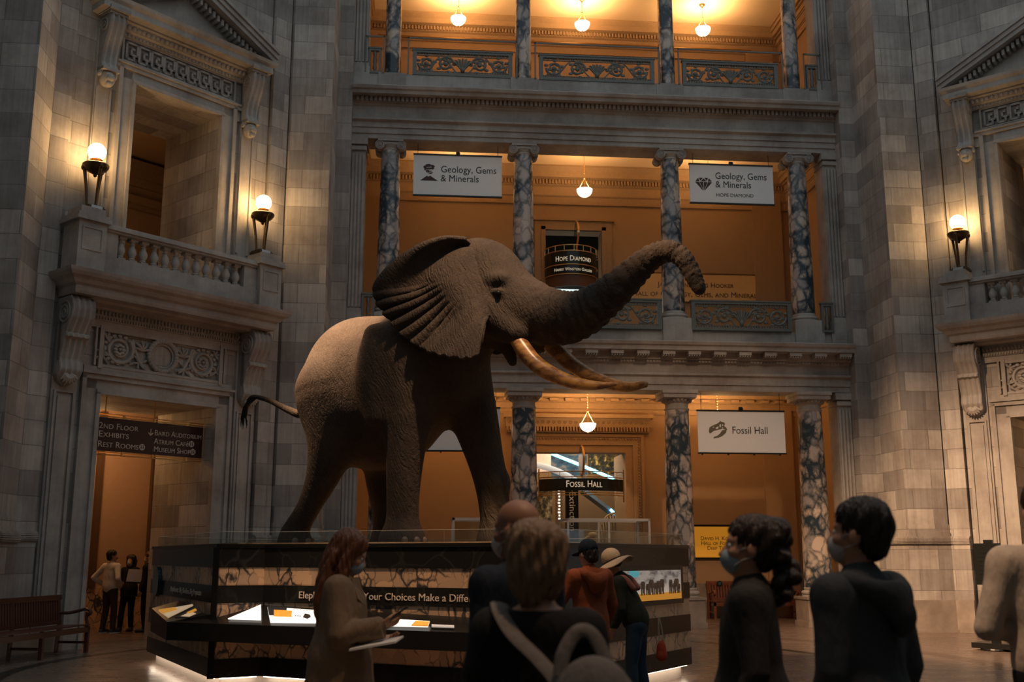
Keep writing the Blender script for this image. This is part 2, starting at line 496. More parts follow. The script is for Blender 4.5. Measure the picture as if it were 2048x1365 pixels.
def ionic_capital():
    b = MB()
    b.lathe([(.215, 11.42), (.235, 11.44), (.235, 11.47), (.22, 11.48), (.25, 11.52), (.285, 11.57), (.28, 11.6)], seg=24)
    b.box(-.29, .29, -.24, .24, 11.585, 11.63)
    for sx in (-1, 1):
        volute(b, sx * .265, -.27, -.06, 11.54, sx)
        volute(b, sx * .265, .06, .27, 11.50, sx)
        b.lathe([(.075, -.1), (.06, 0), (.075, .1)], seg=10)
    b.box(-.2, .2, -.26, -.2, 11.55, 11.62)
    b.box(-.31, .31, -.3, .3, 11.63, 11.685)
    return b
cols = []
for i, (dx, o_) in enumerate(COLX):
    lab = ['half hidden behind the elephant hindquarters', 'behind the raised front leg of the elephant', 'at the right end of the elephant plinth', 'behind the hooded visitor']
    c = empty('marble_column', 'ground floor dark veined marble column, %s of its row, %s' % (ORD[i], lab[i]), 'column', (XC + dx, 25.3, 0), 0, 'ground floor columns')
    if i == 0:
        b = MB().box(-.46, .46, -.46, .46, 0, .12).box(-.43, .43, -.43, .43, .12, .62).box(-.46, .46, -.46, .46, .62, .68)
        b.build('pedestal', 'grey_marble', c)
        MB().lathe([(.40, .68), (.40, .72)] + prof_torus(.36, .1, .72) + [(.34, .83), (.35, .87), (.335, .89)], seg=32).build('base', 'stone_carved', c, True)
        MB().lathe([(.335 - .05 * (t ** 1.6), .88 + 4.2 * t) for t in np.linspace(0, 1, 14)], seg=32).build('shaft', 'column_marble', c, True)
        b = MB().lathe([(.285, 5.06), (.3, 5.08), (.3, 5.11), (.275, 5.12), (.275, 5.22), (.3, 5.24), (.34, 5.31), (.37, 5.34)], seg=32)
        for j in range(22):
            a = 2 * math.pi * j / 22
            b.ball((.335 * math.cos(a), .335 * math.sin(a), 5.3), (.035, .035, .045), 6, 5)
        b.box(-.4, .4, -.4, .4, 5.34, 5.44).box(-.43, .43, -.43, .43, 5.44, 5.525)
        b.build('capital', 'stone_carved', c, True)
        KIDS['ground'] = list(c.children)
    else:
        for ch in KIDS['ground']:
            copy_tree(ch, c)
for i, (dx, o_) in enumerate(COLX):
    lab = ['rising behind the elephant ear', 'rising behind the elephant forehead', 'crossed by the tip of the elephant trunk', 'right of the diamond banner']
    c = empty('marble_column', 'middle gallery marble column with scroll capital, %s, %s' % (ORD[i], lab[i]), 'column', (XC + dx, 25.3, 0), 0, 'middle gallery columns')
    if i == 0:
        MB().box(-.36, .36, -.36, .3, 6.66, 7.3).build('pedestal', 'stone_carved', c)
        MB().lathe([(.34, 7.3), (.34, 7.34)] + prof_torus(.30, .09, 7.34) + [(.29, 7.43), (.295, 7.47), (.28, 7.5)], seg=32).build('base', 'stone_carved', c, True)
        MB().lathe([(.28 - .055 * t ** 1.6, 7.49 + 3.95 * t) for t in np.linspace(0, 1, 14)], seg=32).build('shaft', 'column_marble', c, True)
        ionic_capital().build('capital', 'stone_carved', c, True)
        KIDS['mid'] = list(c.children)
    else:
        for ch in KIDS['mid']:
            copy_tree(ch, c)
for i, (dx, o_) in enumerate(COLX):
    lab = ['nearest the left pier', 'between the first two carved railings', 'between the last two carved railings', 'nearest the right pier']
    c = empty('marble_column', 'slender top gallery marble column, %s, %s' % (ORD[i], lab[i]), 'column', (XC + dx, 25.25, 0), 0, 'top gallery columns')
    if i == 0:
        MB().box(-.34, .34, -.26, .3, 12.93, 13.42).build('pedestal', 'stone_carved', c)
        MB().lathe([(.225, 13.42), (.225, 13.47), (.205, 13.49)] + [(.205 - .02 * t, 13.5 + 3.5 * t) for t in np.linspace(0, 1, 6)], seg=28).build('shaft', 'column_marble', c, True)
        KIDS['top'] = list(c.children)
    else:
        for ch in KIDS['top']:
            copy_tree(ch, c)
# fluted pilasters at both ends, every storey
n_ = 0
for sx in (-1, 1):
    for z0, z1 in ((0, 5.5), (6.67, 11.66), (12.94, 17)):
        n_ += 1
        b = MB()
        xa = XC + sx * 5.93
        b.box(xa - .17, xa + .17, 25.03, 25.6, z0, z1)
        for j in range(4):
            b.box(xa - .15 + .085 * j, xa - .105 + .085 * j, 24.99, 25.05, z0 + .75, z1 - .4)
        b.box(xa - .21, xa + .21, 24.96, 25.6, z0, z0 + .62).box(xa - .19, xa + .19, 24.98, 25.6, z0 + .62, z0 + .72)
        b.box(xa - .19, xa + .19, 24.97, 25.6, z1 - .3, z1 - .2).box(xa - .22, xa + .22, 24.94, 25.6, z1 - .16, z1)
        struct(b.build('trim_%d' % (4 + n_), 'stone_carved'))

# ------------------------------------------------------------------ carved railings
def spiral(cx, cz, r, turns, a0, sg, n=30):
    return [(cx + r * (1 - .88 * t) * math.cos(a0 + sg * turns * 2 * math.pi * t), 0, cz + r * (1 - .88 * t) * math.sin(a0 + sg * turns * 2 * math.pi * t)) for t in np.linspace(0, 1, n)]
def railing(wd, h, root):
    """frame with openwork scrolls, centred on x=0, standing on z=0"""
    f = MB()
    f.box(-wd / 2, wd / 2, -.05, .05, 0, .07).box(-wd / 2, wd / 2, -.05, .05, h - .06, h).box(-wd / 2 - .02, wd / 2 + .02, -.065, .065, h, h + .035)
    for s in (-1, 1):
        f.box(s * wd / 2 - (.1 if s > 0 else 0), s * wd / 2 + (.1 if s < 0 else 0), -.05, .05, .07, h - .06)
    f.box(-wd / 2 + .1, wd / 2 - .1, -.02, .02, .115, .13).box(-wd / 2 + .1, wd / 2 - .1, -.02, .02, h - .125, h - .11)
    nb = int(wd / .07)
    for i in range(nb):
        x = -wd / 2 + .1 + (wd - .2) * (i + .5) / nb
        f.box(x - .016, x + .016, -.02, .02, h - .112, h - .06).box(x - .016, x + .016, -.02, .02, .07, .117)
    f.build('frame', 'patinated_bronze', root)
    s_ = MB(); z = h / 2; ri = h * .31
    step = (wd - .55) / 4
    for sx in (-1, 1):
        for j, cx in enumerate((step * .62 + .12, step * 1.62 + .12)):
            up = 1 if j else -1
            P = spiral(cx, z, ri, 1.7, math.pi if j == 0 else 0, up * (1 if j == 0 else -1))
            s_.tube([(sx * x, y, zz) for x, y, zz in P], [.036 - .014 * t for t in np.linspace(0, 1, len(P))], 6)
            s_.ball((sx * cx, 0, z), (.06, .045, .06), 10, 6)
            for k_ in range(10):                  # acanthus leaves round every scroll
                a = k_ * .63 + j
                rr = ri * (1.05 if k_ % 2 else .62)
                s_.ball((sx * (cx + rr * math.cos(a)), 0, z + rr * math.sin(a)), (.062, .026, .042), 8, 5)
        s_.tube([(sx * (.1 + (step * 1.62) * t), 0, z - ri * 1.12 * math.cos(t * 6.0)) for t in np.linspace(0, 1, 16)], .02, 6)
    for k_ in range(-3, 4):
        a = math.pi / 2 + k_ * .42
        s_.tube([(0, -.01, z - ri * .9), (.16 * math.cos(a) * 1.2, -.03, z + .12 * math.sin(a)), (.27 * math.cos(a), -.01, z - .02 + .3 * ri / .3 * math.sin(a) * .9)], [.014, .034, .012], 6)
    s_.ball((0, -.03, z - ri * .75), (.06, .05, .08), 10, 6)
    s_.build('scrollwork', 'patinated_bronze', root, True)
def small_railing(root, h):
    f = MB().box(-.15, .15, -.05, .05, 0, .06).box(-.15, .15, -.05, .05, h - .06, h).box(-.17, .17, -.065, .065, h, h + .035)
    f.box(-.15, -.1, -.05, .05, .06, h - .06).box(.1, .15, -.05, .05, .06, h - .06)
    f.build('frame', 'patinated_bronze', root)
    s_ = MB().lathe([(.03, .07), (.055, .15), (.03, .25), (.05, h * .5), (.03, h * .7), (.05, h - .12), (.03, h - .06)], seg=10)
    s_.build('scrollwork', 'patinated_bronze', root, True)
for lvl, z, h, yy in (('middle', 7.0, .72, 24.98), ('top', 13.4, .66, 25.05)):
    for i, (x, wd) in enumerate(((.99, 2.5), (4.4, 2.95), (7.86, 2.5))):
        where = [['left bay, behind the elephant shoulder', 'central bay, behind the elephant trunk', 'right bay, under the gold wall plaque'], ['left bay, below the left pendant lamp', 'central bay, below the middle pendant lamp', 'right bay, below the right pendant lamp']][lvl == 'top'][i]
        r_ = empty('carved_railing', 'carved scrollwork railing panel of the %s gallery, %s' % (lvl, where), 'railing', (x, yy, z), 0, '%s gallery railings' % lvl)
        railing(wd, h, r_)
        if lvl == 'top':
            g = MB()
            for s in (-1, 1):
                g.box(s * (wd / 2 + .11) - .018, s * (wd / 2 + .11) + .018, -.1, -.07, 0, .98)
            g.box(-wd / 2 - .128, wd / 2 + .128, -.1, -.07, .945, .98)
            g.build('outer_frame', 'patinated_bronze', r_)
    for x, side in ((XC - 5.6, 'left'), (XC + 5.62, 'right')):
        r_ = empty('carved_railing', 'narrow railing panel beside the %s end pilaster of the %s gallery' % (side, lvl), 'railing', (x, yy, z), 0, '%s gallery railings' % lvl)
        small_railing(r_, h)
        if lvl == 'top':
            MB().box(-.235, -.205, -.1, -.07, 0, .98).box(.205, .235, -.1, -.07, 0, .98).box(-.235, .235, -.1, -.07, .945, .98).build('outer_frame', 'patinated_bronze', r_)

# ------------------------------------------------------------------ galleries behind the columns
YB = 28.9
GX0, GX1 = XC - 6.26, XC + 6.26
for i, (z0, z1) in enumerate(((6.05, 6.66), (12.47, 12.94), (17.0, 17.3))):
    struct(MB().box(GX0, GX1, 25.35 if i < 2 else 24.6, YB + .4, z0, z1).build('ceiling' if i == 0 else 'ceiling_%d' % i, 'plaster_ceiling'))
def wall_with_hole(x0, x1, z0, z1, hx0, hx1, hz0, hz1, y0, y1):
    return MB().box(x0, hx0, y0, y1, z0, z1).box(hx1, x1, y0, y1, z0, z1).box(hx0, hx1, y0, y1, hz1, z1).box(hx0, hx1, y0, y1, z0 - .001, max(hz0, z0))
struct(wall_with_hole(GX0, GX1, 0, 6.05, 3.1, 5.68, 0, 4.38, YB, YB + .5).build('wall_back_ground', 'plaster_ochre'))
struct(wall_with_hole(GX0, GX1, 6.66, 12.47, 3.52, 5.12, 6.66, 10.66, YB, YB + .5).build('wall_back_middle', 'plaster_ochre'))
struct(MB().box(GX0, GX1, YB, YB + .5, 12.94, 17).build('wall_back_top', 'plaster_ochre'))
nw = 0
for sx in (-1, 1):
    for z0, z1 in ((0, 6.05), (6.66, 12.47), (12.94, 17)):
        nw += 1
        x = XC + sx * 6.235
        struct(MB().box(x - .02, x + .02, 25.75, YB, z0, z1).build('wall_gallery_side_%d' % nw, 'plaster_ochre'))
        # shallow wall pilaster near the corners of the back wall
        xx = XC + sx * 5.55
        b = MB().box(xx - .42, xx + .42, YB - .1, YB, z0, z1 - .4)
        struct(b.build('trim_gallery_%d' % nw, 'plaster_ochre'))
def cornice(name, zt, hgt, modillions):
    P = [(YB, zt - hgt), (YB - .05, zt - hgt), (YB - .05, zt - hgt * .8), (YB - .09, zt - hgt * .76), (YB - .09, zt - hgt * .52), (YB - .15, zt - hgt * .48), (YB - .15, zt - hgt * .34), (YB - .3, zt - hgt * .3), (YB - .32, zt - hgt * .16), (YB - .42, zt - hgt * .05), (YB - .42, zt)]
    b = MB().moulding(P, GX0 + .03, GX1 - .03)
    n = int((GX1 - GX0) / (modillions[0]))
    for i in range(n):
        x = GX0 + .1 + modillions[0] * i
        b.box(x - modillions[1] / 2, x + modillions[1] / 2, YB - .15 - modillions[2], YB - .13, zt - hgt * .46, zt - hgt * .34)
    for sx in (-1, 1):                           # return along the side walls
        x = XC + sx * 6.215
        for (y, za), (y2, zb) in zip(P[:-1], P[1:]):
            o = YB - (y + y2) / 2
            if zb > za + 1e-4:
                b.box(min(x, x - sx * o), max(x, x - sx * o), 25.8, YB - .01, za, zb)
    struct(b.build(name, 'gilt_moulding'))
cornice('trim_cornice_1', 6.05, .62, (.42, .22, .12))
cornice('trim_cornice_2', 12.47, 1.05, (.09, .05, .05))
cornice('trim_cornice_3', 17.0, .95, (.09, .05, .05))
struct(MB().box(GX0, GX1, YB - .04, YB, 0, .9).build('baseboard_back', 'grey_marble'))
# door surrounds on the back wall
b = MB()
for s in (-1, 1):
    x = 4.32 + s * .8
    b.box(min(x, x + s * .3), max(x, x + s * .3), YB - .07, YB, 6.66, 10.93).box(min(x, x + s * .12), max(x, x + s * .12), YB - .1, YB, 6.66, 10.76)
b.box(3.52, 5.12, YB - .07, YB, 10.66, 10.93).box(3.4, 5.24, YB - .1, YB, 10.66, 10.76).box(3.15, 5.49, YB - .12, YB, 10.93, 10.99)
struct(b.build('door_1', 'gilt_moulding'))
b = MB()
for s in (-1, 1):
    x = 4.39 + s * 1.29
    for o0, o1, d in ((0, .2, .05), (.2, .42, .09), (.42, .5, .13)):
        b.box(min(x + s * o0, x + s * o1), max(x + s * o0, x + s * o1), YB - d, YB, 0, 4.38 + o1)
    for j in range(60):
        b.ball((x + s * .36, YB - .1, .08 + j * .078), (.026, .03, .03), 6, 4)
for o0, o1, d in ((0, .2, .05), (.2, .42, .09), (.42, .5, .13)):
    b.box(3.1 - o0, 5.68 + o0, YB - d, YB, 4.38 + o0, 4.38 + o1)
for j in range(44):
    b.ball((2.72 + j * .0777, YB - .1, 4.74), (.026, .03, .026), 6, 4)
b.box(2.45, 6.33, YB - .18, YB, 4.9, 4.94).box(2.4, 6.38, YB - .16, YB, 5.06, 5.3).box(2.34, 6.44, YB - .3, YB, 5.3, 5.4)
for j in range(48):
    x = 2.44 + j * .0818
    b.box(x - .024, x + .024, YB - .24, YB - .1, 4.94, 5.05)
for j in range(26):                              # running wave ornament
    x = 2.5 + j * .151
    b.tube([(x + (.05 - .035 * t) * math.cos(t * 9), YB - .17, 5.18 + (.05 - .035 * t) * math.sin(t * 9)) for t in np.linspace(0, 1, 12)], .012, 4)
struct(b.build('door_2', 'gilt_moulding'))

# ------------------------------------------------------------------ pendant lamps
def pendant(loc_, drop, label, grp, first=[]):
    t = empty('pendant_lamp', label, 'lamp', loc_, 0, grp)
    if first and first[0][0] == drop:
        for ch in first[0][1]:
            copy_tree(ch, t)
    else:
        z = -drop
        MB().lathe([(.015, 0), (.09, -.005), (.08, -.03), (.03, -.06), (.02, -.1)], seg=16).build('canopy', 'brass', t, True)
        b = MB().tube([(0, 0, -.08), (0, 0, z + .42)], .008, 6)
        for j in range(int((drop - .5) / .07)):
            b.lathe([(.0, 0), (.016, .015), (.0, .03)], (0, 0, -.1 - .07 * j), 6)
        b.ball((0, 0, z + .42), .03, 10, 6)
        b.build('chain', 'brass', t, True)
        b = MB()
        for j in range(3):
            a = 2 * math.pi * j / 3 + .4
            b.tube([(0, 0, z + .42), (.2 * math.cos(a), .2 * math.sin(a), z + .1)], .007, 6)
        b.build('rod', 'brass', t)
        MB().lathe([(.215 * math.sin(a), z + .1 - .215 * (1 - (1 - math.cos(a))) * 1.02) for a in np.linspace(.05, math.pi / 2, 12)] + [(.205, z + .1)], seg=28, cap=True).build('glass_bowl', 'bowl_glass', t, True)
        MB().lathe([(.0, z - .16), (.02, z - .14), (.012, z - .12), (.03, z - .11)], seg=10).build('finial', 'brass', t, True)
        first.insert(0, (drop, list(t.children)))
    lamp('pendant_glow', 'AREA', (loc_[0], loc_[1], loc_[2] - drop + .12), PEND[grp], WARM, .34, (loc_[0], loc_[1], loc_[2]))
    return t
PEND = {'middle gallery pendant lamps': 30, 'top gallery pendant lamps': 85, 'ground floor pendant lamps': 62}
for nm, zc, drop in (('ground floor', 6.05, 1.16), ('middle gallery', 12.47, 1.2), ('top gallery', 17.0, .84)):
    for x, side in ((.95, 'left'), (4.42, 'middle'), (7.87, 'right')):
        pendant((x, 27.4, zc), drop, '%s glowing bowl lamp hanging from the %s ceiling' % ({'left': 'left', 'middle': 'central', 'right': 'right'}[side], nm), nm + ' pendant lamps')
tag(MB().tube([(XC - 5.7, YB - .12, 16.36), (XC + 5.3, YB - .12, 16.36)], .03, 8).build('cornice_highlight', 'brass'), 'added thin brass tube drawing the lit edge of the top gallery cornice', 'rail')  # brass tube added to draw the cornice edge catching lamp light
# ------------------------------------------------------------------ the two diagonal bays (doorway below, balcony and pedimented window above)
def baluster_mb():
    return MB().box(-.075, .075, -.075, .075, 0, .05).lathe([(.05, .05), (.065, .07), (.05, .09), (.06, .12), (.088, .18), (.08, .24), (.045, .31), (.04, .33), (.055, .345), (.04, .36), (.05, .4), (.062, .41)], seg=14).box(-.075, .075, -.075, .075, .41, .46)
DT = [(0, .46), (.05, .53), (.14, .56), (.24, .53), (.34, .43), (.41, .36), (.415, .41), (.47, .41), (.475, .33), (.6, .27), (.7, .22), (.76, .25), (.82, .26), (.87, .2), (.93, .13), (1, .03)]
DU = [(0, .34), (.06, .40), (.15, .41), (.3, .34), (.45, .25), (.58, .19), (.68, .18), (.74, .22), (.76, .25), (.8, .25)]
def console(tab, h, wd, yb, ridges, taper):
    """scroll bracket body: the front bulges after the table, with vertical ridges; top at z=0"""
    t_ = np.linspace(0, tab[-1][0], 60); d = np.interp(t_, [a for a, _ in tab], [a for _, a in tab])
    nx = 33; V = []; F = []
    for i, t in enumerate(t_):
        k_ = 1 if t < taper else max(.12, 1 - ((t - taper) / (1.0001 - taper)) ** 1.6 * .8)
        for j in range(nx):
            u = j / (nx - 1) * 2 - 1
            r = .022 * math.cos(u * math.pi * ridges) * (1 if abs(u) < .97 else 0) if t < taper else .012 * math.cos(u * 9 + t * 40)
            V.append((u * wd / 2 * k_, yb - d[i] - r, -h * t))
    n = len(t_)
    F = [(i * nx + j, (i + 1) * nx + j, (i + 1) * nx + j + 1, i * nx + j + 1) for i in range(n - 1) for j in range(nx - 1)]
    m = len(V)
    for i, t in enumerate(t_):
        k_ = 1 if t < taper else max(.12, 1 - ((t - taper) / (1.0001 - taper)) ** 1.6 * .8)
        V += [(-wd / 2 * k_, yb, -h * t), (wd / 2 * k_, yb, -h * t)]
    F += [(i * nx, m + 2 * i, m + 2 * i + 2, (i + 1) * nx) for i in range(n - 1)]
    F += [(i * nx + nx - 1, (i + 1) * nx + nx - 1, m + 2 * i + 3, m + 2 * i + 1) for i in range(n - 1)]
    F += [tuple([m, m + 1] + [nx - 1 - j for j in range(nx)])]
    return V, F
def leaf_fan(b, x, y, z, r, n, a0, a1, w=.035):
    for i in range(n):
        a = a0 + (a1 - a0) * i / max(1, n - 1)
        b.tube([(x, y, z), (x + r * .55 * math.cos(a), y - .035, z + r * .55 * math.sin(a)), (x + r * math.cos(a + .12), y - .005, z + r * math.sin(a + .12))], [w * .5, w, w * .35], 6)

def bay(side, org, rz):
    ca, sa = math.cos(rz), math.sin(rz)
    def at(x, y, z=0.):
        return (org[0] + ca * x - sa * y, org[1] + sa * x + ca * y, z)
    far = {'left': ('near', 'far'), 'right': ('near', 'far')}[side]
    L = side + ' bay'
    def st(b, name, mat='stone_block', smooth=False):
        return struct(b.build(name, mat, None, smooth, mat == 'stone_block', (org[0], org[1], 0), rz))
    b = MB()
    for s in (-1, 1):
        def bx(xa, xb, ya, yb, za, zb):
            b.box(min(s * xa, s * xb), max(s * xa, s * xb), ya, yb, za, zb)
        bx(2.30, 2.73, 0, 2.15, 0, 17.2)          # outer strip
        bx(2.27, 2.30, .3, 2.15, 0, 17.2)         # the dark groove
        bx(1.28, 2.27, .1, 2.15, 0, 4.59)
        bx(1.03, 2.27, .1, 2.15, 6.7, 10.83)
    b.box(-2.27, 2.27, .1, 2.15, 4.59, 6.7).box(-2.27, 2.27, .1, 2.15, 10.83, 17.2)
    st(b, 'wall_' + side)
    b = MB()
    for s in (-1, 1):
        b.box(min(s * 2.74, s * 2.3), max(s * 2.74, s * 2.3), -.12, .1, 0, .68)
        b.box(min(s * 2.27, s * 1.66), max(s * 2.27, s * 1.66), -.06, .12, 0, .3)
    st(b, 'baseboard_' + side, 'grey_marble')
    b = MB()
    for s in (-1, 1):
        b.box(min(s * 2.72, s * 2.3), max(s * 2.72, s * 2.3), -.07, .1, .68, 1.86)
        for i in range(9):
            a = -1.45 + 2.9 * i / 8
            o = .06 + .075 * math.cos(a); z = 1.95 + .085 * math.sin(a)
            b.box(min(s * 2.72, s * 2.29), max(s * 2.72, s * 2.29), -o, .1, z - .011, z + .011)
    st(b, 'trim_%s_base' % side)
    # door and window surrounds
    b = MB()
    for s in (-1, 1):
        def bx(xa, xb, y, za, zb):
            b.box(min(s * xa, s * xb), max(s * xa, s * xb), y, .12, za, zb)
        bx(1.26, 1.34, .0, 0, 4.60); bx(1.34, 1.56, .05, 0, 4.82); bx(1.56, 1.64, .0, 0, 4.90)
        bx(1.72, 2.2, .04, .3, 6.0); bx(1.76, 1.80, .0, .5, 4.55); bx(2.12, 2.16, .0, .5, 4.55); bx(1.8, 2.12, .0, 4.52, 4.55); bx(1.84, 2.08, .01, .55, 4.45)
        bx(1.28, 1.36, .0, 5.05, 5.86); bx(1.4, 1.44, .02, 5.1, 5.82)
    b.box(-1.34, 1.34, .0, .12, 4.57, 4.66).box(-1.56, 1.56, .05, .12, 4.66, 4.86).box(-1.64, 1.64, .0, .12, 4.84, 4.93).box(-1.66, 1.66, -.04, .12, 4.93, 4.98).box(-1.62, 1.62, .03, .12, 4.98, 5.08)
    b.box(-1.36, 1.36, .02, .12, 5.08, 5.13).box(-1.36, 1.36, .02, .12, 5.76, 5.82).box(-1.72, 1.72, .03, .12, 5.82, 5.95)
    st(b, 'door_%d' % (3 if side == 'left' else 4), 'stone_carved')
    b = MB()
    for s in (-1, 1):
        def bx(xa, xb, y, za, zb):
            b.box(min(s * xa, s * xb), max(s * xa, s * xb), y, .12, za, zb)
        bx(1.01, 1.08, .0, 6.7, 10.84); bx(1.08, 1.3, .05, 6.7, 11.05); bx(1.3, 1.38, .0, 6.7, 11.12); bx(1.38, 1.5, .06, 10.85, 11.16)
        bx(1.5, 1.86, .03, 6.7, 12.0); bx(1.52, 1.56, .0, 7.9, 10.5); bx(1.8, 1.84, .0, 7.9, 10.5)
    b.box(-1.08, 1.08, .0, .12, 10.82, 10.9).box(-1.3, 1.3, .05, .12, 10.9, 11.1).box(-1.5, 1.5, .0, .12, 11.08, 11.16).box(-1.46, 1.46, -.04, .12, 11.16, 11.2)
    b.box(-1.34, 1.34, .04, .12, 11.24, 11.27).box(-1.34, 1.34, .04, .12, 11.7, 11.73).box(-1.34, -1.3, .04, .12, 11.27, 11.7).box(1.3, 1.34, .04, .12, 11.27, 11.7)
    st(b, 'window_%d' % (1 if side == 'left' else 2), 'stone_carved')
    # key pattern frieze
    k_ = empty('key_frieze', 'frieze of interlocking key pattern above the %s window' % side, 'frieze', at(0, .1, 11.485), rz)
    b = MB(); u = .044; t = .5 * u
    def bar(xa, za, xb, zb):
        b.box(min(xa, xb) - t, max(xa, xb) + t, -.045, .01, min(za, zb) - t, max(za, zb) + t)
    n = 9; pw = 2.52 / n
    for i in range(n):
        x = -1.26 + pw * i; w_ = pw / 6
        P = [(0, -4), (0, 4), (5, 4), (5, -1.5), (2.2, -1.5), (2.2, 1.4), (3.3, 1.4)]
        P = [(x + w_ * (.5 + a), c_ * .043) for a, c_ in P]
        for (xa, za), (xb, zb) in zip(P[:-1], P[1:]):
            bar(xa, za, xb, zb)
        bar(x + w_ * .5, -.172, x + w_ * (.5 + 3.6), -.172)
        bar(x + w_ * 4.1, -.172, x + w_ * 4.1, -.11)
    b.build('key_pattern', 'stone_carved', k_)
    # egg and dart cornice + pediment
    p = empty('pediment', 'stone triangular pediment crowning the %s window' % side, 'pediment', at(0, .1, 12.0), rz)
    b = MB().moulding([(.0, -.27), (-.08, -.27), (-.1, -.2), (-.18, -.17), (-.2, -.08), (-.28, -.04), (-.28, 0), (-.46, .02), (-.46, .14), (-.52, .2), (-.54, .27), (0, .28)], -2.08, 2.08, ret=(.0, .54))
    b.build('cornice', 'stone_carved', p)
    b = MB()
    for i in range(28):
        b.ball((-1.42 + i * .105, -.2, -.11), (.042, .05, .055), 8, 6)
    for i in range(36):
        b.box(-1.44 + i * .082, -1.40 + i * .082, -.125, -.09, -.255, -.205)
    b.build('egg_and_dart', 'stone_carved', p, True)
    b = MB()
    sl = .47
    for s in (-1, 1):
        for (lo, hi, y0) in ((0, .1, -.46), (.1, .2, -.5), (.2, .27, -.54)):
            za, zb = .27 + lo * 1.1, .27 + hi * 1.1
            xe = 2.1 + .05 * lo
            pl = [(s * xe, za), (s * xe, zb), (0, zb + sl * xe), (0, za + sl * xe)]
            b.plate(pl if s < 0 else pl[::-1], y0, .0)
    b.build('raking_cornice', 'stone_carved', p)
    b = MB()
    for s in (-1, 1):
        for i in range(15):
            x = 1.62 - i * .108
            z = .27 + sl * (2.1 - x)
            b.box(s * x - .03, s * x + .03, -.3, 0, z - .17, z - .04)
    b.build('dentil_course', 'stone_carved', p)
    MB().plate([(-2.0, .27), (2.0, .27), (0, .27 + sl * 2.0)], -.06, .02).build('tympanum', 'stone_carved', p)
    # scroll brackets, upper pair (lion masks) and lower pair
    for s, wh in ((-1, 0), (1, 1)):
        pos = ['left', 'right'][wh]
        q = empty('scroll_bracket', 'slender scroll bracket with lion mask, %s of the %s window head' % (pos, side), 'bracket', at(s * 1.67, .05, 12.0), rz, 'pediment brackets')
        V, F = console(DU, 1.5, .34, .02, 3, 2)
        MB().raw(V, F).box(-.21, .21, -.46, .03, -.02, .06).box(-.19, .19, -.4, .03, -.08, -.02).build('bracket_body', 'stone_carved', q, True)
        for sx in (-1, 1):
            b = MB()
            b.tube([(sx * .175, -.18 + (.15 - .12 * t_) * math.cos(t_ * 12), -.28 + (.15 - .12 * t_) * math.sin(t_ * 12)) for t_ in np.linspace(0, 1, 30)], .018, 5)
            b.build('side_scroll', 'stone_carved', q, True)
        b = MB().ball((0, -.12, -1.33), (.15, .15, .17), 14, 10).ball((0, -.25, -1.36), (.08, .07, .07), 10, 8).ball((0, -.22, -1.46), (.07, .06, .06), 10, 8)
        for sx in (-1, 1):
            b.ball((sx * .06, -.235, -1.28), (.03, .03, .02), 8, 6).ball((sx * .12, -.14, -1.2), (.04, .04, .05), 8, 6)
        for i in range(9):
            a = math.pi * i / 8
            b.ball((.15 * math.cos(a), -.1, -1.26 + .11 * math.sin(a)), (.05, .07, .05), 8, 6)
        b.box(-.17, .17, -.27, .02, -1.2, -1.14)
        b.build('lion_mask', 'stone_carved', q, True)
        q = empty('scroll_bracket', 'heavy ridged scroll bracket under the %s end of the %s balcony' % (pos, side), 'bracket', at(s * 1.98, .04, 6.22), rz, 'balcony brackets')
        V, F = console(DT, 1.6, .44, .02, 4, .87)
        MB().raw(V, F).build('bracket_body', 'stone_carved', q, True)
        for sx in (-1, 1):
            b = MB()
            b.tube([(sx * .225, -.27 + (.22 - .19 * t_) * math.cos(t_ * 15 + 1), -.3 + (.22 - .19 * t_) * math.sin(t_ * 15 + 1)) for t_ in np.linspace(0, 1, 40)], .022, 5)
            b.box(min(sx * .19, sx * .22), max(sx * .19, sx * .22), -.2, -.1, -1.16, -.3)
            b.tube([(sx * .2, -.14 + (.1 - .08 * t_) * math.cos(t_ * 10), -1.22 + (.1 - .08 * t_) * math.sin(t_ * 10)) for t_ in np.linspace(0, 1, 24)], .016, 5)
            b.build('side_scroll', 'stone_carved', q, True)
        b = MB()
        leaf_fan(b, 0, -.16, -1.36, .2, 7, -2.5, -.64, .04)
        b.build('leaf_drop', 'stone_carved', q, True)
    # balcony
    q = empty('balcony', 'stone balcony with balusters above the %s doorway' % side, 'balcony', at(0, .1, 0), rz)
    MB().moulding([(0, 6.2), (-.42, 6.2), (-.44, 6.25), (-.66, 6.25), (-.68, 6.3), (-.68, 6.4), (-.74, 6.43), (-.78, 6.5), (-.86, 6.54), (-.9, 6.6), (-.92, 6.66), (0, 6.68)], -2.46, 2.46, ret=(0, .92)).build('cornice', 'stone_carved', q)
    b = MB().box(-1.72, 1.72, -.1, 0, 5.95, 6.2)
    for i in range(46):
        b.ball((-1.68 + i * .0748, -.11, 6.1), (.03, .05, .05), 6, 5)
    for i in range(60):
        b.box(-1.7 + i * .0577, -1.67 + i * .0577, -.13, -.09, 5.97, 6.02)
    b.build('egg_and_dart', 'stone_carved', q)
    MB().box(-1.8, 1.8, -.62, -.3, 6.67, 7.05).build('base_course', 'stone_carved', q)
    MB().box(-1.76, 1.76, -.62, -.3, 7.52, 7.56).box(-1.76, 1.76, -.66, -.26, 7.56, 7.62).box(-1.76, 1.76, -.63, -.29, 7.62, 7.66).build('handrail', 'stone_carved', q)
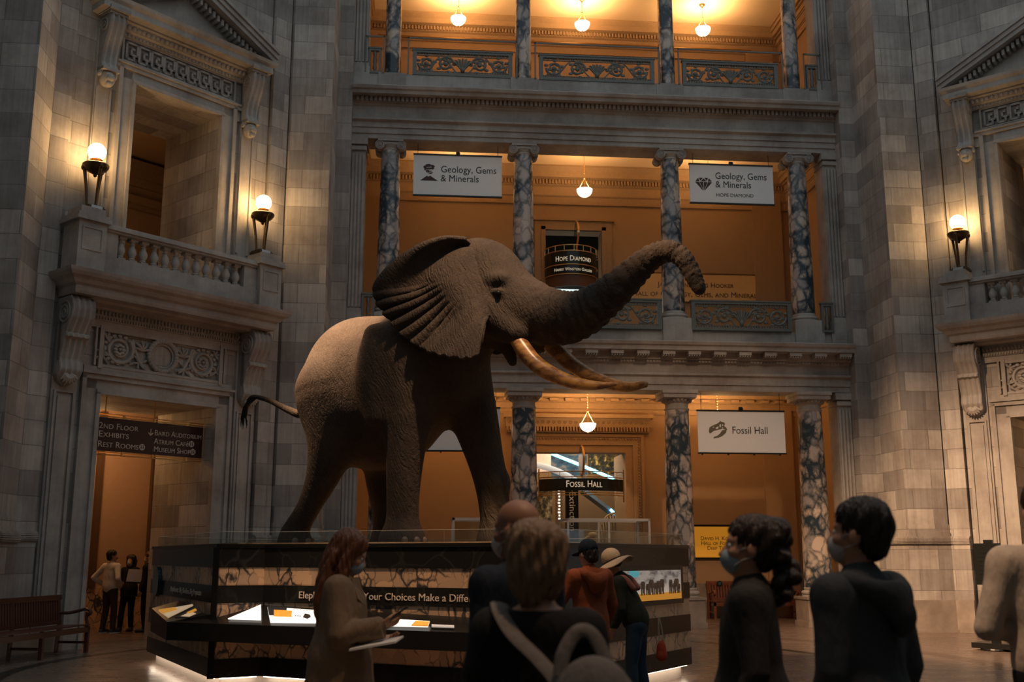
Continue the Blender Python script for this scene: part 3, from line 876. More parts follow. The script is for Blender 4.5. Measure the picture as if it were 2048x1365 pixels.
    for s in (-1, 1):
        b = MB()
        b.box(s * 2.0 - .27, s * 2.0 + .27, -.72, -.16, 6.67, 7.6).box(s * 2.0 - .33, s * 2.0 + .33, -.78, -.1, 7.6, 7.67).box(s * 2.0 - .30, s * 2.0 + .30, -.75, -.13, 7.67, 7.74).box(s * 2.0 - .24, s * 2.0 + .24, -.7, -.2, 7.74, 7.87)
        b.box(s * 2.0 - .2, s * 2.0 + .2, -.735, -.7, 7.05, 7.09).box(s * 2.0 - .2, s * 2.0 + .2, -.735, -.7, 7.46, 7.5).box(s * 2.0 - .2, s * 2.0 - .17, -.735, -.7, 7.09, 7.46).box(s * 2.0 + .17, s * 2.0 + .2, -.735, -.7, 7.09, 7.46)
        xa, xb = (1.42, 1.75) if s > 0 else (-1.75, -1.42)
        b.box(xa, xb, -.58, -.34, 7.05, 7.52)
        b.build('pedestal', 'stone_carved', q)
    for i in range(12):
        x = -1.29 + i * 2.58 / 11
        if i == 0:
            b0 = baluster_mb().build('baluster', 'stone_carved', q, True, loc=(x, -.46, 7.055))
        else:
            c_ = b0.copy(); COL.objects.link(c_); c_.parent = q; c_.location.x = x
    struct(MB().box(-1.02, 1.02, .1, 2.15, 6.5, 6.72).build('floor_balcony_' + side, 'stone_carved', loc=(org[0], org[1], 0), rz=rz))
    # carved relief panel over the doorway
    q = empty('relief_panel', 'carved panel of scrolling leaves around a wreath above the %s doorway' % side, 'relief', at(0, .1, 5.46), rz)
    b = MB()
    for i in range(30):
        a = 2 * math.pi * i / 30
        b.ball((.3 * math.cos(a), -.05, .3 * math.sin(a)), (.055, .05, .055), 8, 6)
    b.tube([(.235 * math.cos(a), -.03, .235 * math.sin(a)) for a in np.linspace(0, 2 * math.pi, 33)], .02, 6, False)
    b.build('wreath', 'stone_carved', q, True)
    b = MB()
    for s in (-1, 1):
        b.tube([(s * (.92 + (.29 - .19 * t_) * math.cos(t_ * 10 + 2.4)), -.02, (.29 - .19 * t_) * math.sin(t_ * 10 + 2.4)) for t_ in np.linspace(0, 1, 44)], [.045 - .02 * t_ for t_ in np.linspace(0, 1, 44)], 6)
        for i in range(8):
            a = 2 * math.pi * i / 8
            b.ball((s * .92 + .085 * math.cos(a), -.04, .085 * math.sin(a)), (.05, .03, .035), 8, 5)
        b.ball((s * .92, -.05, 0), (.035, .04, .035), 8, 6)
        for i in range(16):
            a = 2 * math.pi * i / 16
            b.ball((s * .92 + .3 * math.cos(a), -.015, .27 * math.sin(a)), (.05, .035, .04), 7, 5)
        b.tube([(s * (.36 + .3 * t_), -.02, -.26 + .5 * t_ * t_) for t_ in np.linspace(0, 1, 10)], [.05 - .02 * t_ for t_ in np.linspace(0, 1, 10)], 6)
        leaf_fan(b, s * .45, -.02, .05, .2, 5, .2, 2.9, .03); leaf_fan(b, s * .5, -.02, -.2, .2, 5, 2.2, 6.6, .03)
        leaf_fan(b, s * 1.26, -.02, -.15, .2, 5, -1, 3.6, .03); leaf_fan(b, s * 1.2, -.02, .2, .13, 4, -1, 2.2, .03)
    b.build('scrolling_leaves', 'stone_carved', q, True)
    # globe lamps on the balcony pedestals
    for s, wh in ((-1, 0), (1, 1)):
        pos = {'left': ['near the far left pier', 'nearer the colonnade'], 'right': ['on the balcony at the right', 'off toward the far right']}[side][wh]
        q = empty('globe_lamp', 'bronze tripod lamp with white glowing globe, %s, %s window' % (pos, side), 'lamp', at(s * 1.91, -.36, 7.87), rz, 'balcony globe lamps')
        MB().box(-.17, .17, -.17, .17, 0, .05).box(-.15, .15, -.15, .15, .05, .08).build('base_plate', 'bronze', q)
        MB().box(-.12, .1, -.185, -.17, .0, .07).build('name_plate', 'polished_chrome', q)
        for i in range(3):
            a = 2 * math.pi * i / 3 + .5
            b = MB().tube([(.1 * math.cos(a), .1 * math.sin(a), .07), (.13 * math.cos(a), .13 * math.sin(a), .4), (.2 * math.cos(a), .2 * math.sin(a), .86)], [.022, .026, .034], 8).ball((.1 * math.cos(a), .1 * math.sin(a), .1), .035, 8, 6).ball((.215 * math.cos(a), .215 * math.sin(a), .84), (.04, .04, .06), 8, 6)
            b.build('leg', 'bronze', q, True)
        MB().lathe([(.0, .66), (.02, .67), (.035, .69), (.03, .71), (.1, .75), (.19, .8), (.235, .86), (.24, .9), (.225, .915), (.2, .9), (.05, .88)], seg=28).build('bowl', 'bronze', q, True)
        MB().lathe([(.04, .88), (.045, .93), (.05, .96), (.1, .99), (.115, 1.01), (.1, 1.02)], seg=24).build('globe_cup', 'brass', q, True)
        MB().ball((0, 0, 1.16), .165, 24, 16).build('globe', 'globe_glass', q, True)
    # room behind the doorway and behind the window
    b = MB().box(-3.2, 3.6, 4.7, 4.9, 0, 5.0)
    st(b, 'wall_passage_' + side, 'passage_panel')
    b = MB().box(-3.2, 3.6, 4.66, 4.7, 0, .92)
    st(b, 'baseboard_passage_' + side, 'panel_marble')
    st(MB().box(-3.4, -3.2, 2.15, 4.9, 0, 5.0).box(3.6, 3.8, 2.15, 4.9, 0, 5.0), 'wall_passage_side_' + side, 'passage_panel')
    st(MB().box(-3.4, 3.8, 2.15, 4.9, 5.0, 5.2), 'ceiling_passage_' + side, 'plaster_ochre')
    b = MB()
    for x in (-2.2, 1.35, 2.75):
        b.box(x, x + .14, 4.6, 4.7, 0.92, 4.9)
    st(b, 'trim_passage_' + side, 'passage_wood')
    st(MB().box(-3.4, 3.8, 5.2, 5.4, 6.5, 11.6).box(-3.6, -3.4, 2.15, 5.4, 6.5, 11.6).box(3.8, 4.0, 2.15, 5.4, 6.5, 11.6), 'wall_upper_' + side, 'plaster_ochre')
    st(MB().box(-3.6, 4.0, 2.15, 5.4, 11.4, 11.6).box(-3.6, 4, 2.15, 5.4, 6.4, 6.6), 'ceiling_upper_' + side, 'plaster_ochre')
    b = MB()
    for o, z in ((.3, 11.1), (.2, 10.9), (.1, 10.7), (.24, 10.2), (.12, 10.1)):
        b.box(-3.4, 3.8, 5.2 - o, 5.2, z, z + .2)
    for i in range(40):
        b.box(-3.3 + i * .18, -3.22 + i * .18, 5.0, 5.1, 10.3, 10.4)
    st(b, 'trim_upper_' + side, 'gilt_moulding')
    lamp('passage_glow', 'POINT', at(.6, 3.4, 4.5), 90, WARM, .3)
    lamp('upper_room_glow', 'POINT', at(-1.2, 3.6, 9.4), 36, WARM, .3)
    return at
atL = bay('left', (-4.95, 21.17), R(45))
atR = bay('right', (13.71, 21.17), R(-45))

# ------------------------------------------------------------------ direction sign in the left doorway
q = empty('direction_sign', 'maroon direction sign hanging across the left doorway', 'sign', atL(0, .42, 0), R(45))
MB().box(-1.27, 1.27, 0, .05, 3.57, 4.2).build('board', 'sign_maroon', q)
b = MB()
for z in (3.545, 4.225, 4.27, 3.5):
    b.tube([(-1.27, .02, z), (1.27, .02, z)], .012, 6)
b.tube([(1.262, -.005, 3.57), (1.262, -.005, 4.2)], .008, 6)
for x in (-.5, .15, .9):
    b.box(x - .02, x + .02, 0, .04, 4.2, 4.27).box(x - .015, x + .015, 0, .04, 3.5, 3.57)
b.tube([(.15, .02, 4.27), (.15, .02, 4.60)], .01, 6); b.tube([(-.9, .02, 4.27), (-.9, .02, 4.60)], .01, 6)
b.build('rail', 'brass', q)
y = -.006
for z, t_, wd in ((3.99, '2nd Floor', .82), (3.83, 'Exhibits', .62), (3.64, 'Rest Rooms', .84)):
    text('lettering', t_, .165, 'letter_pale', q, (-1.03, y, z), caps=True, fit=wd)
for z, t_, wd in ((3.95, 'Baird Auditorium', 1.06), (3.785, 'Atrium Café', .78), (3.63, 'Museum Shop', .82)):
    text('lettering', t_, .155, 'letter_pale', q, (.15, y, z), caps=True, fit=wd)
b = MB().box(.06, .075, y - .003, y + .003, 3.93, 4.07)
b.plate([(.01, 3.985), (.0675, 3.925), (.125, 3.985), (.11, 3.997), (.0675, 3.952), (.025, 3.997)], y - .003, y + .003)
b.build('arrow', 'letter_pale', q)
for x, z in ((-.1, 3.695), (1.0, 3.84), (1.04, 3.685)):
    MB().plate([(x + .062 * math.cos(a), z + .062 * math.sin(a)) for a in np.linspace(0, 2 * math.pi, 24, False)], y - .003, y + .003).build('disc', 'letter_pale', q)
b = MB()
for x, z in ((-.1, 3.695), (1.0, 3.84), (1.04, 3.685)):
    for dx in (-.022, .022):
        b.box(x + dx - .009, x + dx + .009, y - .006, y - .002, z - .035, z + .02)
        b.box(x + dx - .011, x + dx + .011, y - .006, y - .002, z + .026, z + .042)
b.build('pictogram', 'sign_maroon', q)
# ------------------------------------------------------------------ smooth bodies: distance fields skinned with surface nets
class Field:
    """signed distance field on a grid; shapes are merged smoothly, then skinned with surface nets"""
    def __init__(s,lo,hi,h):
        s.lo=np.array(lo,float);s.h=h
        s.n=np.ceil((np.array(hi,float)-s.lo)/h).astype(int)+1
        s.a=np.full(tuple(s.n),10.,np.float32)
    def box(s,lo,hi,pad):
        i0=np.clip(np.floor((lo-pad-s.lo)/s.h).astype(int),0,s.n-1);i1=np.clip(np.ceil((hi+pad-s.lo)/s.h).astype(int)+1,1,s.n)
        g=[(np.arange(i0[k],i1[k])*s.h+s.lo[k]).astype(np.float32) for k in range(3)]
        return tuple(slice(i0[k],i1[k]) for k in range(3)),g[0][:,None,None],g[1][None,:,None],g[2][None,None,:]
    def mix(s,sl,d,k):
        a=s.a[sl]
        if k>0:
            h=np.maximum(k-np.abs(a-d),0)/k
            s.a[sl]=np.minimum(a,d)-h*h*k*.25
        else: s.a[sl]=np.minimum(a,d)
    def cone(s,p,q,r1,r2,k=.05,flat=None):
        p=np.array(p,float);q=np.array(q,float);R=max(r1,r2)
        sl,X,Y,Z=s.box(np.minimum(p,q)-R,np.maximum(p,q)+R,k+3*s.h)
        d=q-p;L=float(d@d)+1e-9
        t=np.clip(((X-p[0])*d[0]+(Y-p[1])*d[1]+(Z-p[2])*d[2])/L,0,1)
        D=np.sqrt((X-p[0]-t*d[0])**2+(Y-p[1]-t*d[1])**2+(Z-p[2]-t*d[2])**2)-(r1+(r2-r1)*t)
        s.mix(sl,D.astype(np.float32),k)
    def chain(s,pts,k=.05,n=0):
        """a limb: balls of changing radius swept along the points, then merged as one"""
        pts=spline(pts,n) if n else np.array(pts,float)
        R=pts[:,3:4];sl,X,Y,Z=s.box((pts[:,:3]-R).min(0),(pts[:,:3]+R).max(0),k+3*s.h)
        D=np.full(np.broadcast_shapes(X.shape,Y.shape,Z.shape),10.,np.float32)
        for a,b in zip(pts[:-1],pts[1:]):
            d=b[:3]-a[:3];L=float(d@d)+1e-9
            t=np.clip(((X-a[0])*d[0]+(Y-a[1])*d[1]+(Z-a[2])*d[2])/L,0,1)
            D=np.minimum(D,np.sqrt((X-a[0]-t*d[0])**2+(Y-a[1]-t*d[1])**2+(Z-a[2]-t*d[2])**2)-(a[3]+(b[3]-a[3])*t))
        s.mix(sl,D.astype(np.float32),k)
    def ell(s,c,r,k=.05,rot=None,cut=False):
        c=np.array(c,float);r=np.array(r,float)
        R=np.eye(3) if rot is None else np.array(rot,float)
        e=np.abs(R)@r
        sl,X,Y,Z=s.box(c-e,c+e,k+3*s.h)
        x,y,z=X-c[0],Y-c[1],Z-c[2]
        u=[(R[0,i]*x+R[1,i]*y+R[2,i]*z)/r[i] for i in range(3)]
        n=np.sqrt(u[0]**2+u[1]**2+u[2]**2)
        g=np.sqrt((u[0]/r[0])**2+(u[1]/r[1])**2+(u[2]/r[2])**2)+1e-6
        D=(n*(n-1)/g).astype(np.float32)
        if cut:
            a=s.a[sl];h=np.maximum(k-np.abs(a+D),0)/max(k,1e-6)
            s.a[sl]=np.maximum(a,-D)+h*h*k*.25
        else: s.mix(sl,D,k)
    def dots(s,P,R,k=0.):
        for p,r in zip(P,R):
            sl,X,Y,Z=s.box(p-r,p+r,2*s.h+k)
            s.mix(sl,(np.sqrt((X-p[0])**2+(Y-p[1])**2+(Z-p[2])**2)-r).astype(np.float32),k)
    def clip(s,axis,v,keep=1):
        g=np.arange(s.n[axis])*s.h+s.lo[axis];sh=[1,1,1];sh[axis]=-1
        s.a=np.maximum(s.a,((v-g)*keep).reshape(sh).astype(np.float32))
    def mesh(s):
        a=np.pad(s.a,1,constant_values=10.);I=a<0
        nx,ny,nz=a.shape
        def c(A,i,j,k): return A[i:nx-1+i,j:ny-1+j,k:nz-1+k]
        cnt=np.zeros((nx-1,ny-1,nz-1),np.int8)
        for i in (0,1):
            for j in (0,1):
                for k in (0,1): cnt+=c(I,i,j,k)
        act=(cnt>0)&(cnt<8);idx=np.argwhere(act)
        ids=np.full(act.shape,-1,np.int64);ids[act]=np.arange(len(idx))
        V=np.zeros((len(idx),3));W=np.zeros(len(idx))
        co=[(i,j,k) for i in (0,1) for j in (0,1) for k in (0,1)]
        for p in co:
            for ax in range(3):
                if p[ax]==0:
                    q=list(p);q[ax]=1
                    f0=a[idx[:,0]+p[0],idx[:,1]+p[1],idx[:,2]+p[2]];f1=a[idx[:,0]+q[0],idx[:,1]+q[1],idx[:,2]+q[2]]
                    m=(f0<0)!=(f1<0);t=np.where(m,f0/np.where(m,f0-f1,1),0)
                    v=np.tile(np.array(p,float),(len(idx),1));v[:,ax]=t
                    V+=v*m[:,None];W+=m
        V=(V/W[:,None]+idx-1)*s.h+s.lo
        F=[]
        for ax in range(3):
            b,cc=[(1,2),(2,0),(0,1)][ax]
            sl0=[slice(None)]*3;sl1=[slice(None)]*3;sl0[ax]=slice(0,-1);sl1[ax]=slice(1,None)
            e0=I[tuple(sl0)];e1=I[tuple(sl1)];E=np.argwhere(e0!=e1)
            E=E[(E[:,b]>0)&(E[:,cc]>0)&(E[:,b]<a.shape[b]-1)&(E[:,cc]<a.shape[cc]-1)]
            o=np.zeros(3,int);ob=o.copy();ob[b]=1;oc=o.copy();oc[cc]=1
            q=np.stack([ids[tuple((E-ob-oc).T)],ids[tuple((E-oc).T)],ids[tuple(E.T)],ids[tuple((E-ob).T)]],1)
            fl=~e0[tuple(E.T)]
            q[fl]=q[fl][:,::-1]
            F.append(q)
        return V,np.concatenate(F)
def spline(P,n):
    """Catmull-Rom through rows of P (any columns), n samples"""
    P=np.array(P,float);Q=np.vstack([2*P[0]-P[1],P,2*P[-1]-P[-2]])
    t=np.linspace(0,len(P)-1-1e-6,n);i=t.astype(int);u=(t-i)[:,None]
    a,b,c,d=Q[i],Q[i+1],Q[i+2],Q[i+3]
    return .5*(2*b+(c-a)*u+(2*a-5*b+4*c-d)*u*u+(3*b-a-3*c+d)*u**3)

def smooth_verts(V, Q, it=2, f=.5):
    e = np.concatenate([Q[:, [0, 1]], Q[:, [1, 2]], Q[:, [2, 3]], Q[:, [3, 0]]])
    e = np.concatenate([e, e[:, ::-1]])
    for _ in range(it):
        A = np.zeros_like(V); np.add.at(A, e[:, 0], V[e[:, 1]])
        c = np.bincount(e[:, 0], minlength=len(V))[:, None]
        V = V * (1 - f) + f * A / np.maximum(c, 1)
    return V
def vert_normals(V, Q):
    n = np.cross(V[Q[:, 2]] - V[Q[:, 0]], V[Q[:, 3]] - V[Q[:, 1]])
    N = np.zeros_like(V)
    for k_ in range(4):
        np.add.at(N, Q[:, k_], n)
    return N / (np.linalg.norm(N, axis=1)[:, None] + 1e-12)
def body(F, name, mat, parent, it=2):
    V, Q = F.mesh()
    V = smooth_verts(V, Q, it)
    return mesh_obj(name, V, Q, mat, parent, True)

# ------------------------------------------------------------------ the elephant
k = NT('elephant_skin')
o = k.obj()
tr = k.n('ShaderNodeAttribute', attribute_name='trunk')
nz = k.noise(o, 2.2, 5).outputs[0]
fine = k.noise(o, 60, 3).outputs[0]
c = k.mix(k.ramp(nz, [(.35, (0, 0, 0)), (.7, (1, 1, 1))]), (.037, .028, .022), (.060, .044, .032))
k.set(col=c, rough=.82, spec=.25)
wv = k.n('ShaderNodeVectorMath', {0: o, 1: k.n('ShaderNodeVectorMath', {0: k.noise(o, 2.5, 3).outputs[1], 3: .22}, operation='SCALE').outputs[0]}, operation='ADD').outputs[0]
lines = k.noise(k.scaled(k.n('ShaderNodeMapping', {'Vector': wv, 'Rotation': (0, R(22), 0)}).outputs[0], (26, 8, 2.2)), 1.3, 3).outputs[0]
crack = k.n('ShaderNodeTexVoronoi', {'Vector': k.scaled(wv, (1.2, 1.2, .8)), 'Scale': 17.}, feature='DISTANCE_TO_EDGE').outputs[0]
crack = k.math('MINIMUM', k.math('MULTIPLY', crack, 6.), 1.)
tf = tr.outputs['Fac']
ringn = k.math('ADD', k.math('MULTIPLY', tf, 60.), k.math('MULTIPLY', k.noise(o, 6, 4).outputs[0], 9.))
rings = k.math('MULTIPLY', k.math('SINE', ringn), k.math('MINIMUM', k.math('MULTIPLY', tf, 3.), 1.))
h = k.math('ADD', k.math('MULTIPLY', lines, 1.7), k.math('MULTIPLY', crack, .16))
h = k.math('ADD', h, k.math('MULTIPLY', rings, .55))
h = k.math('ADD', h, k.math('MULTIPLY', fine, .25))
k.bump(h, .9, .022)

ELE = empty('elephant', 'mounted African bull elephant with raised trunk, walking pose, on the plinth', 'elephant', (-.23, 17.0, 1.785), R(-35))
def elephant():
    F = Field((-2.5, -1.7, -.05), (5.3, 1.7, 5.0), .026)
    F.ell((-.98, 0, 2.5), (.93, .78, 1.18), .3)
    F.ell((-.4, 0, 2.42), (1.2, .93, 1.24), .3)
    F.ell((.5, 0, 2.82), (.9, .78, 1.0), .3)
    F.chain([(.5, 0, 3.08, .7), (1.4, 0, 3.55, .6)], .3)
    F.ell((1.5, 0, 3.95), (.66, .52, .72), .25)
    F.chain([(1.55, 0, 4.02, .5), (2.3, 0, 3.5, .43)], .2)
    for s in (-1, 1):
        F.ell((1.42, s * .2, 4.36), (.36, .26, .28), .2)
        F.chain([(1.75, s * .26, 3.45, .36), (2.3, s * .3, 3.05, .19)], .15)
        F.ell((1.96, s * .43, 3.9), (.2, .12, .1), .1)
        F.ell((2.06, s * .54, 3.66), (.13, .08, .1), .06, cut=True)
        F.ell((2.05, s * .46, 3.65), (.09, .07, .07), .04)
        F.ell((2.05, s * .5, 3.7), (.1, .05, .03), .03)
    F.chain([(1.55, 0, 3.35, .3), (1.9, 0, 2.98, .14), (2.02, 0, 2.7, .07)], .15, 12)
    F.chain(TRUNK, .08, 40)
    F.chain([(.35, -.4, 2.9, .56), (.46, -.5, 2.1, .40), (.47, -.56, 1.4, .30), (.46, -.58, .8, .25), (.46, -.58, .4, .245), (.46, -.58, .18, .29), (.46, -.58, .02, .36)], .2, 60)
    F.chain([(.75, .42, 2.8, .52), (1.02, .5, 2.0, .38), (1.22, .52, 1.35, .29), (1.35, .52, .9, .26), (1.41, .52, .45, .235), (1.44, .52, .18, .28), (1.46, .52, .02, .34)], .2, 60)
    F.ell((1.5, .5, .95), (.14, .16, .17), .12)
    F.chain([(-1.06, -.42, 2.4, .62), (-.96, -.52, 1.7, .42), (-1.1, -.56, 1.1, .27), (-1.34, -.58, .62, .19), (-1.54, -.6, .3, .2), (-1.6, -.6, .15, .24), (-1.6, -.6, .02, .28)], .2, 60)
    F.chain([(-.95, .42, 2.4, .62), (-.74, .5, 1.6, .4), (-.74, .52, 1.05, .28), (-.7, .52, .6, .21), (-.65, .52, .3, .22), (-.65, .52, .12, .25), (-.64, .52, .02, .28)], .2, 60)
    # loose shoulder and flank folds
    F.chain([(.02, -.86, 3.2, .1), (-.02, -.92, 2.5, .12), (.08, -.86, 1.9, .08)], .3, 12)
    F.clip(2, 0.)
    V, Q = F.mesh()
    V = smooth_verts(V, Q, 4)
    T = spline(TRUNK, 200)[:, :3]
    N = vert_normals(V, Q)
    m = (V[:, 0] > 2.1) & (V[:, 2] > 2.9)
    t = np.zeros(len(V))
    idx = np.where(m)[0]
    for a in range(0, len(idx), 4000):
        ii = idx[a:a + 4000]
        t[ii] = np.argmin(((V[ii][:, None] - T[None]) ** 2).sum(2), 1) / 200.
    ph = t * 2 * np.pi * 30 + 1.4 * np.sin(V[:, 1] * 9 + V[:, 2] * 5) + 1.1 * np.sin(V[:, 0] * 13 + V[:, 1] * 17)
    amp = np.clip(t * 8, 0, 1) * (.017 - .012 * t)
    V = V + N * (amp * np.sin(ph))[:, None]
    V[:, 2] = np.maximum(V[:, 2], 0)
    n0 = len(V); tt = [t]
    VV, QQ = [V], [Q]
    for s in (-1, 1):
        v2, q2 = ear_mesh(s)
        QQ.append(q2 + n0); VV.append(v2); n0 += len(v2); tt.append(np.zeros(len(v2)))
    o = mesh_obj('body', np.concatenate(VV), np.concatenate(QQ), 'elephant_skin', ELE, True)
    at_ = o.data.attributes.new('trunk', 'FLOAT', 'POINT')
    at_.data.foreach_set('value', np.concatenate(tt).astype(np.float32))
TRUNK = [(2.2, 0, 3.5, .46), (2.7, 0, 3.32, .42), (3.1, 0, 3.3, .36), (3.45, 0, 3.44, .3), (3.85, 0, 3.7, .245), (4.2, 0, 3.96, .195), (4.45, 0, 4.07, .165), (4.65, 0, 4.05, .15), (4.82, 0, 3.88, .135), (4.93, 0, 3.64, .12), (5.0, 0, 3.47, .1)]
ATT=[(1.62,-.42,4.3),(1.72,-.48,4.0),(1.85,-.48,3.7),(1.9,-.46,3.35)]
RIM=[(1.5,-.45,4.6),(1.25,-.68,4.6),(.98,-.86,4.5),(.72,-.98,4.34),(.48,-1.08,4.14),(.28,-1.12,3.92),(.22,-1.1,3.78),(.28,-1.08,3.58),(.42,-1.02,3.36),(.62,-.98,3.12),(.88,-.95,2.92),(1.1,-.95,2.8),(1.35,-.98,2.71),(1.6,-1.0,2.65),(1.82,-.98,2.62),(1.96,-.92,2.66),(1.98,-.82,2.95),(1.93,-.66,3.2)]
def ear_mesh(s,ns=44,nt=110):
    R=spline(RIM,nt);A=spline(ATT,nt)
    u=np.linspace(0,1,ns)[:,None,None];t=np.linspace(0,1,nt)[None,:]
    P=A[None]*(1-u)+R[None]*u;q=u[:,:,0]
    sm=lambda x:1/(1+np.exp(-x))
    up=sm((.40-t)*28); lo=sm((t-.64)*30)
    P[...,1]+=up*(-.10*np.exp(-((q-.9)/.10)**2)+.11*np.exp(-((q-.62)/.17)**2))-.15*np.exp(-((q-.27)/.2)**2)*np.exp(-((t-.42)/.32)**2)
    P[...,1]+=.062*np.sin(2*np.pi*(t*24+.25*np.sin(q*5)))*np.clip((q-.32)*2.2,0,1)*np.exp(-((t-.50)/.12)**4)+.02*np.sin(2*np.pi*(t*9+q))*lo*q-.06*lo*np.sin(np.pi*q)
    P[...,2]+=.018*np.sin(2*np.pi*t*21)*q**5*(t>.6)
    if s>0:
        P[...,1]=-(P[...,1]*.6+.1);P[...,2]=3.75+(P[...,2]-3.75)*.72;P[...,0]-=.1
    du=np.gradient(P,axis=0);dt=np.gradient(P,axis=1);N=np.cross(du,dt);N/=np.linalg.norm(N,axis=2)[...,None]+1e-9
    if (N[...,1].mean()>0)==(s<0): N=-N
    th=(.045-.025*q**2+.06*np.clip(.3-q,0,1))[...,None]
    V=np.concatenate([(P+N*th).reshape(-1,3),(P-N*th).reshape(-1,3)])
    i=np.arange(ns*nt).reshape(ns,nt);Q=np.stack([i[:-1,:-1],i[1:,:-1],i[1:,1:],i[:-1,1:]],-1).reshape(-1,4)
    n0=np.cross(V[Q[:,1]]-V[Q[:,0]],V[Q[:,3]]-V[Q[:,0]]).sum(0)
    if (n0[1]>0)==(s<0): Q=Q[:,::-1]
    b=np.concatenate([i[0],i[1:,-1],i[-1,-2::-1],i[-2:0:-1,0]]);b2=np.roll(b,-1);m=ns*nt
    E=np.stack([b,b2,b2+m,b+m],1)
    return V,np.concatenate([Q,Q[:,::-1]+m,E])
elephant()
for pts, lab in (([(2.2, -.3, 3.08, .10), (2.38, -.35, 2.84, .125), (2.59, -.38, 2.6, .12), (2.84, -.41, 2.42, .112), (3.2, -.42, 2.25, .095), (3.55, -.40, 2.17, .068), (3.86, -.35, 2.17, .026)], 'amber stained near tusk'),
                 ([(2.2, .3, 3.2, .10), (2.55, .35, 2.92, .12), (2.87, .37, 2.62, .115), (3.28, .39, 2.38, .1), (3.68, .38, 2.25, .08), (4.02, .33, 2.25, .05)], 'darker far tusk with blunt tip')):
    P = spline(pts, 40)
    t_ = MB().tube(P[:, :3], P[:, 3], 20).ball(P[-1, :3], (P[-1, 3],) * 3, 14, 8).build('tusk', 'ivory', ELE, True)
    t_['label'] = lab
for s in (-1, 1):
    MB().ball((2.07, s * .515, 3.655), .045, 14, 10).build('eye', 'black_stone', ELE, True)
P = spline([(-1.85, 0, 2.35, .085), (-2.1, 0, 2.19, .075), (-2.35, 0, 2.26, .062), (-2.58, 0, 2.36, .052), (-2.81, 0, 2.46, .045), (-3.04, 0, 2.53, .038), (-3.22, 0, 2.56, .03), (-3.33, 0, 2.5, .02)], 30)
tl = MB().tube(P[:, :3], P[:, 3], 12).build('tail', 'elephant_skin', ELE, True)
b = MB()
for i in range(14):
    j = random.uniform(-1, 1); q_ = random.uniform(-1, 1)
    a = P[min(29, 22 + i // 2), :3]
    b.tube([a, (-3.34 + .03 * j, .05 * q_, 2.38), (-3.36 + .07 * j, .05 * q_, 2.2), (-3.33 + .06 * j + .05 * q_, .04 * j, 1.98 + .25 * random.random())], [.016, .014, .011, .004], 5)
b.build('tail_hair', 'dark_metal', tl, True)
for fx, fy, r_, n in ((.46, -.58, .36, 4), (1.46, .52, .34, 4), (-1.6, -.6, .28, 3), (-.64, .52, .28, 3)):
    for i in range(n):
        a = R(-48 + 96 * i / (n - 1))
        MB().ball((fx + r_ * .95 * math.cos(a), fy + r_ * .95 * math.sin(a), .055), (.045, .06, .06), 10, 8).build('toenail', 'horn', ELE, True)

# ------------------------------------------------------------------ exhibit plinth
PP = [(-2.40, 13.62), (-1.86, 13.86), (1.45, 11.75), (3.78, 14.85), (3.55, 18.6), (.6, 21.2), (-2.8, 20.6), (-4.10, 17.6)]
def inset(P, d):
    n = len(P); out = []
    for i in range(n):
        p0, p1, p2 = (np.array(P[(i + j) % n]) for j in (-1, 0, 1))
        e1 = (p1 - p0) / np.linalg.norm(p1 - p0); e2 = (p2 - p1) / np.linalg.norm(p2 - p1)
        n1 = np.array([-e1[1], e1[0]]); n2 = np.array([-e2[1], e2[0]])
        b_ = n1 + n2; out.append(tuple(p1 + b_ * d / (b_ @ n1)))
    return out
PL = empty('exhibit_plinth', 'striped marble exhibit plinth with lit panels under the elephant', 'plinth', (0, 0, 0))
for z0, z1, m, nm in ((.18, .40, 'black_marble', 'black_band'), (.40, .62, 'panel_marble', 'marble_band'), (.62, .84, 'black_marble', 'black_band'), (.84, 1.055, 'panel_marble', 'marble_band'), (1.055, 1.265, 'black_marble', 'black_band'), (1.265, 1.48, 'panel_marble', 'marble_band'), (1.48, 1.72, 'black_marble', 'black_band')):
    MB().prism(inset(PP, .012 if 'marble_' in nm else 0), z0, z1).build(nm, m, PL)
MB().prism(inset(PP, -.015), 1.72, 1.765).build('coping', 'black_stone', PL)
MB().prism(inset(PP, .14), 0, .18).build('toe_plate', 'white_metal', PL)
b = MB()
Q_ = inset(PP, .06)
for i in range(len(Q_)):
    a, c_ = np.array(Q_[i]), np.array(Q_[(i + 1) % len(Q_)])
    e = (c_ - a) / np.linalg.norm(c_ - a); nn = np.array([-e[1], e[0]])
    a2, c2 = a + e * .06, c_ - e * .06
    b.prism([tuple(a2 - nn * .02), tuple(c2 - nn * .02), tuple(c2 + nn * .02), tuple(a2 + nn * .02)], .165, .18)
b.build('light_strip', 'light_strip', PL)
MB().box(-2.44, -2.37, 13.58, 13.65, .18, 1.72).build('corner_strip', 'black_stone', PL)
def edge_frame(a, c_):
    a, c_ = np.array(a), np.array(c_)
    e = (c_ - a) / np.linalg.norm(c_ - a)
    return a, math.atan2(e[1], e[0])
fa, fr = edge_frame(PP[1], PP[2])
def front(o_, t, z, off=.0):
    o_.location = (fa[0] + math.cos(fr) * t + math.sin(fr) * off, fa[1] + math.sin(fr) * t - math.cos(fr) * off, z)
    o_.rotation_euler.z = fr
x_ = text('headline', 'Elephants Matter: Your Choices Make a Difference', .118, 'letter_pale', PL, (0, 0, 0), fit=2.66)
front(x_, .552, 1.116, .004); x_.rotation_euler = (R(90), 0, fr)
la, lr = edge_frame(PP[7], PP[0])
x_ = text('headline', 'Elephants: Big Bodies, Big Impacts', .1, 'letter_pale', PL, (la[0] + math.cos(lr) * 1.59 + math.sin(lr) * .004, la[1] + math.sin(lr) * 1.59 - math.cos(lr) * .004, 1.125), (R(90), 0, lr), fit=1.97)
b = MB()
for i in range(24):
    pass
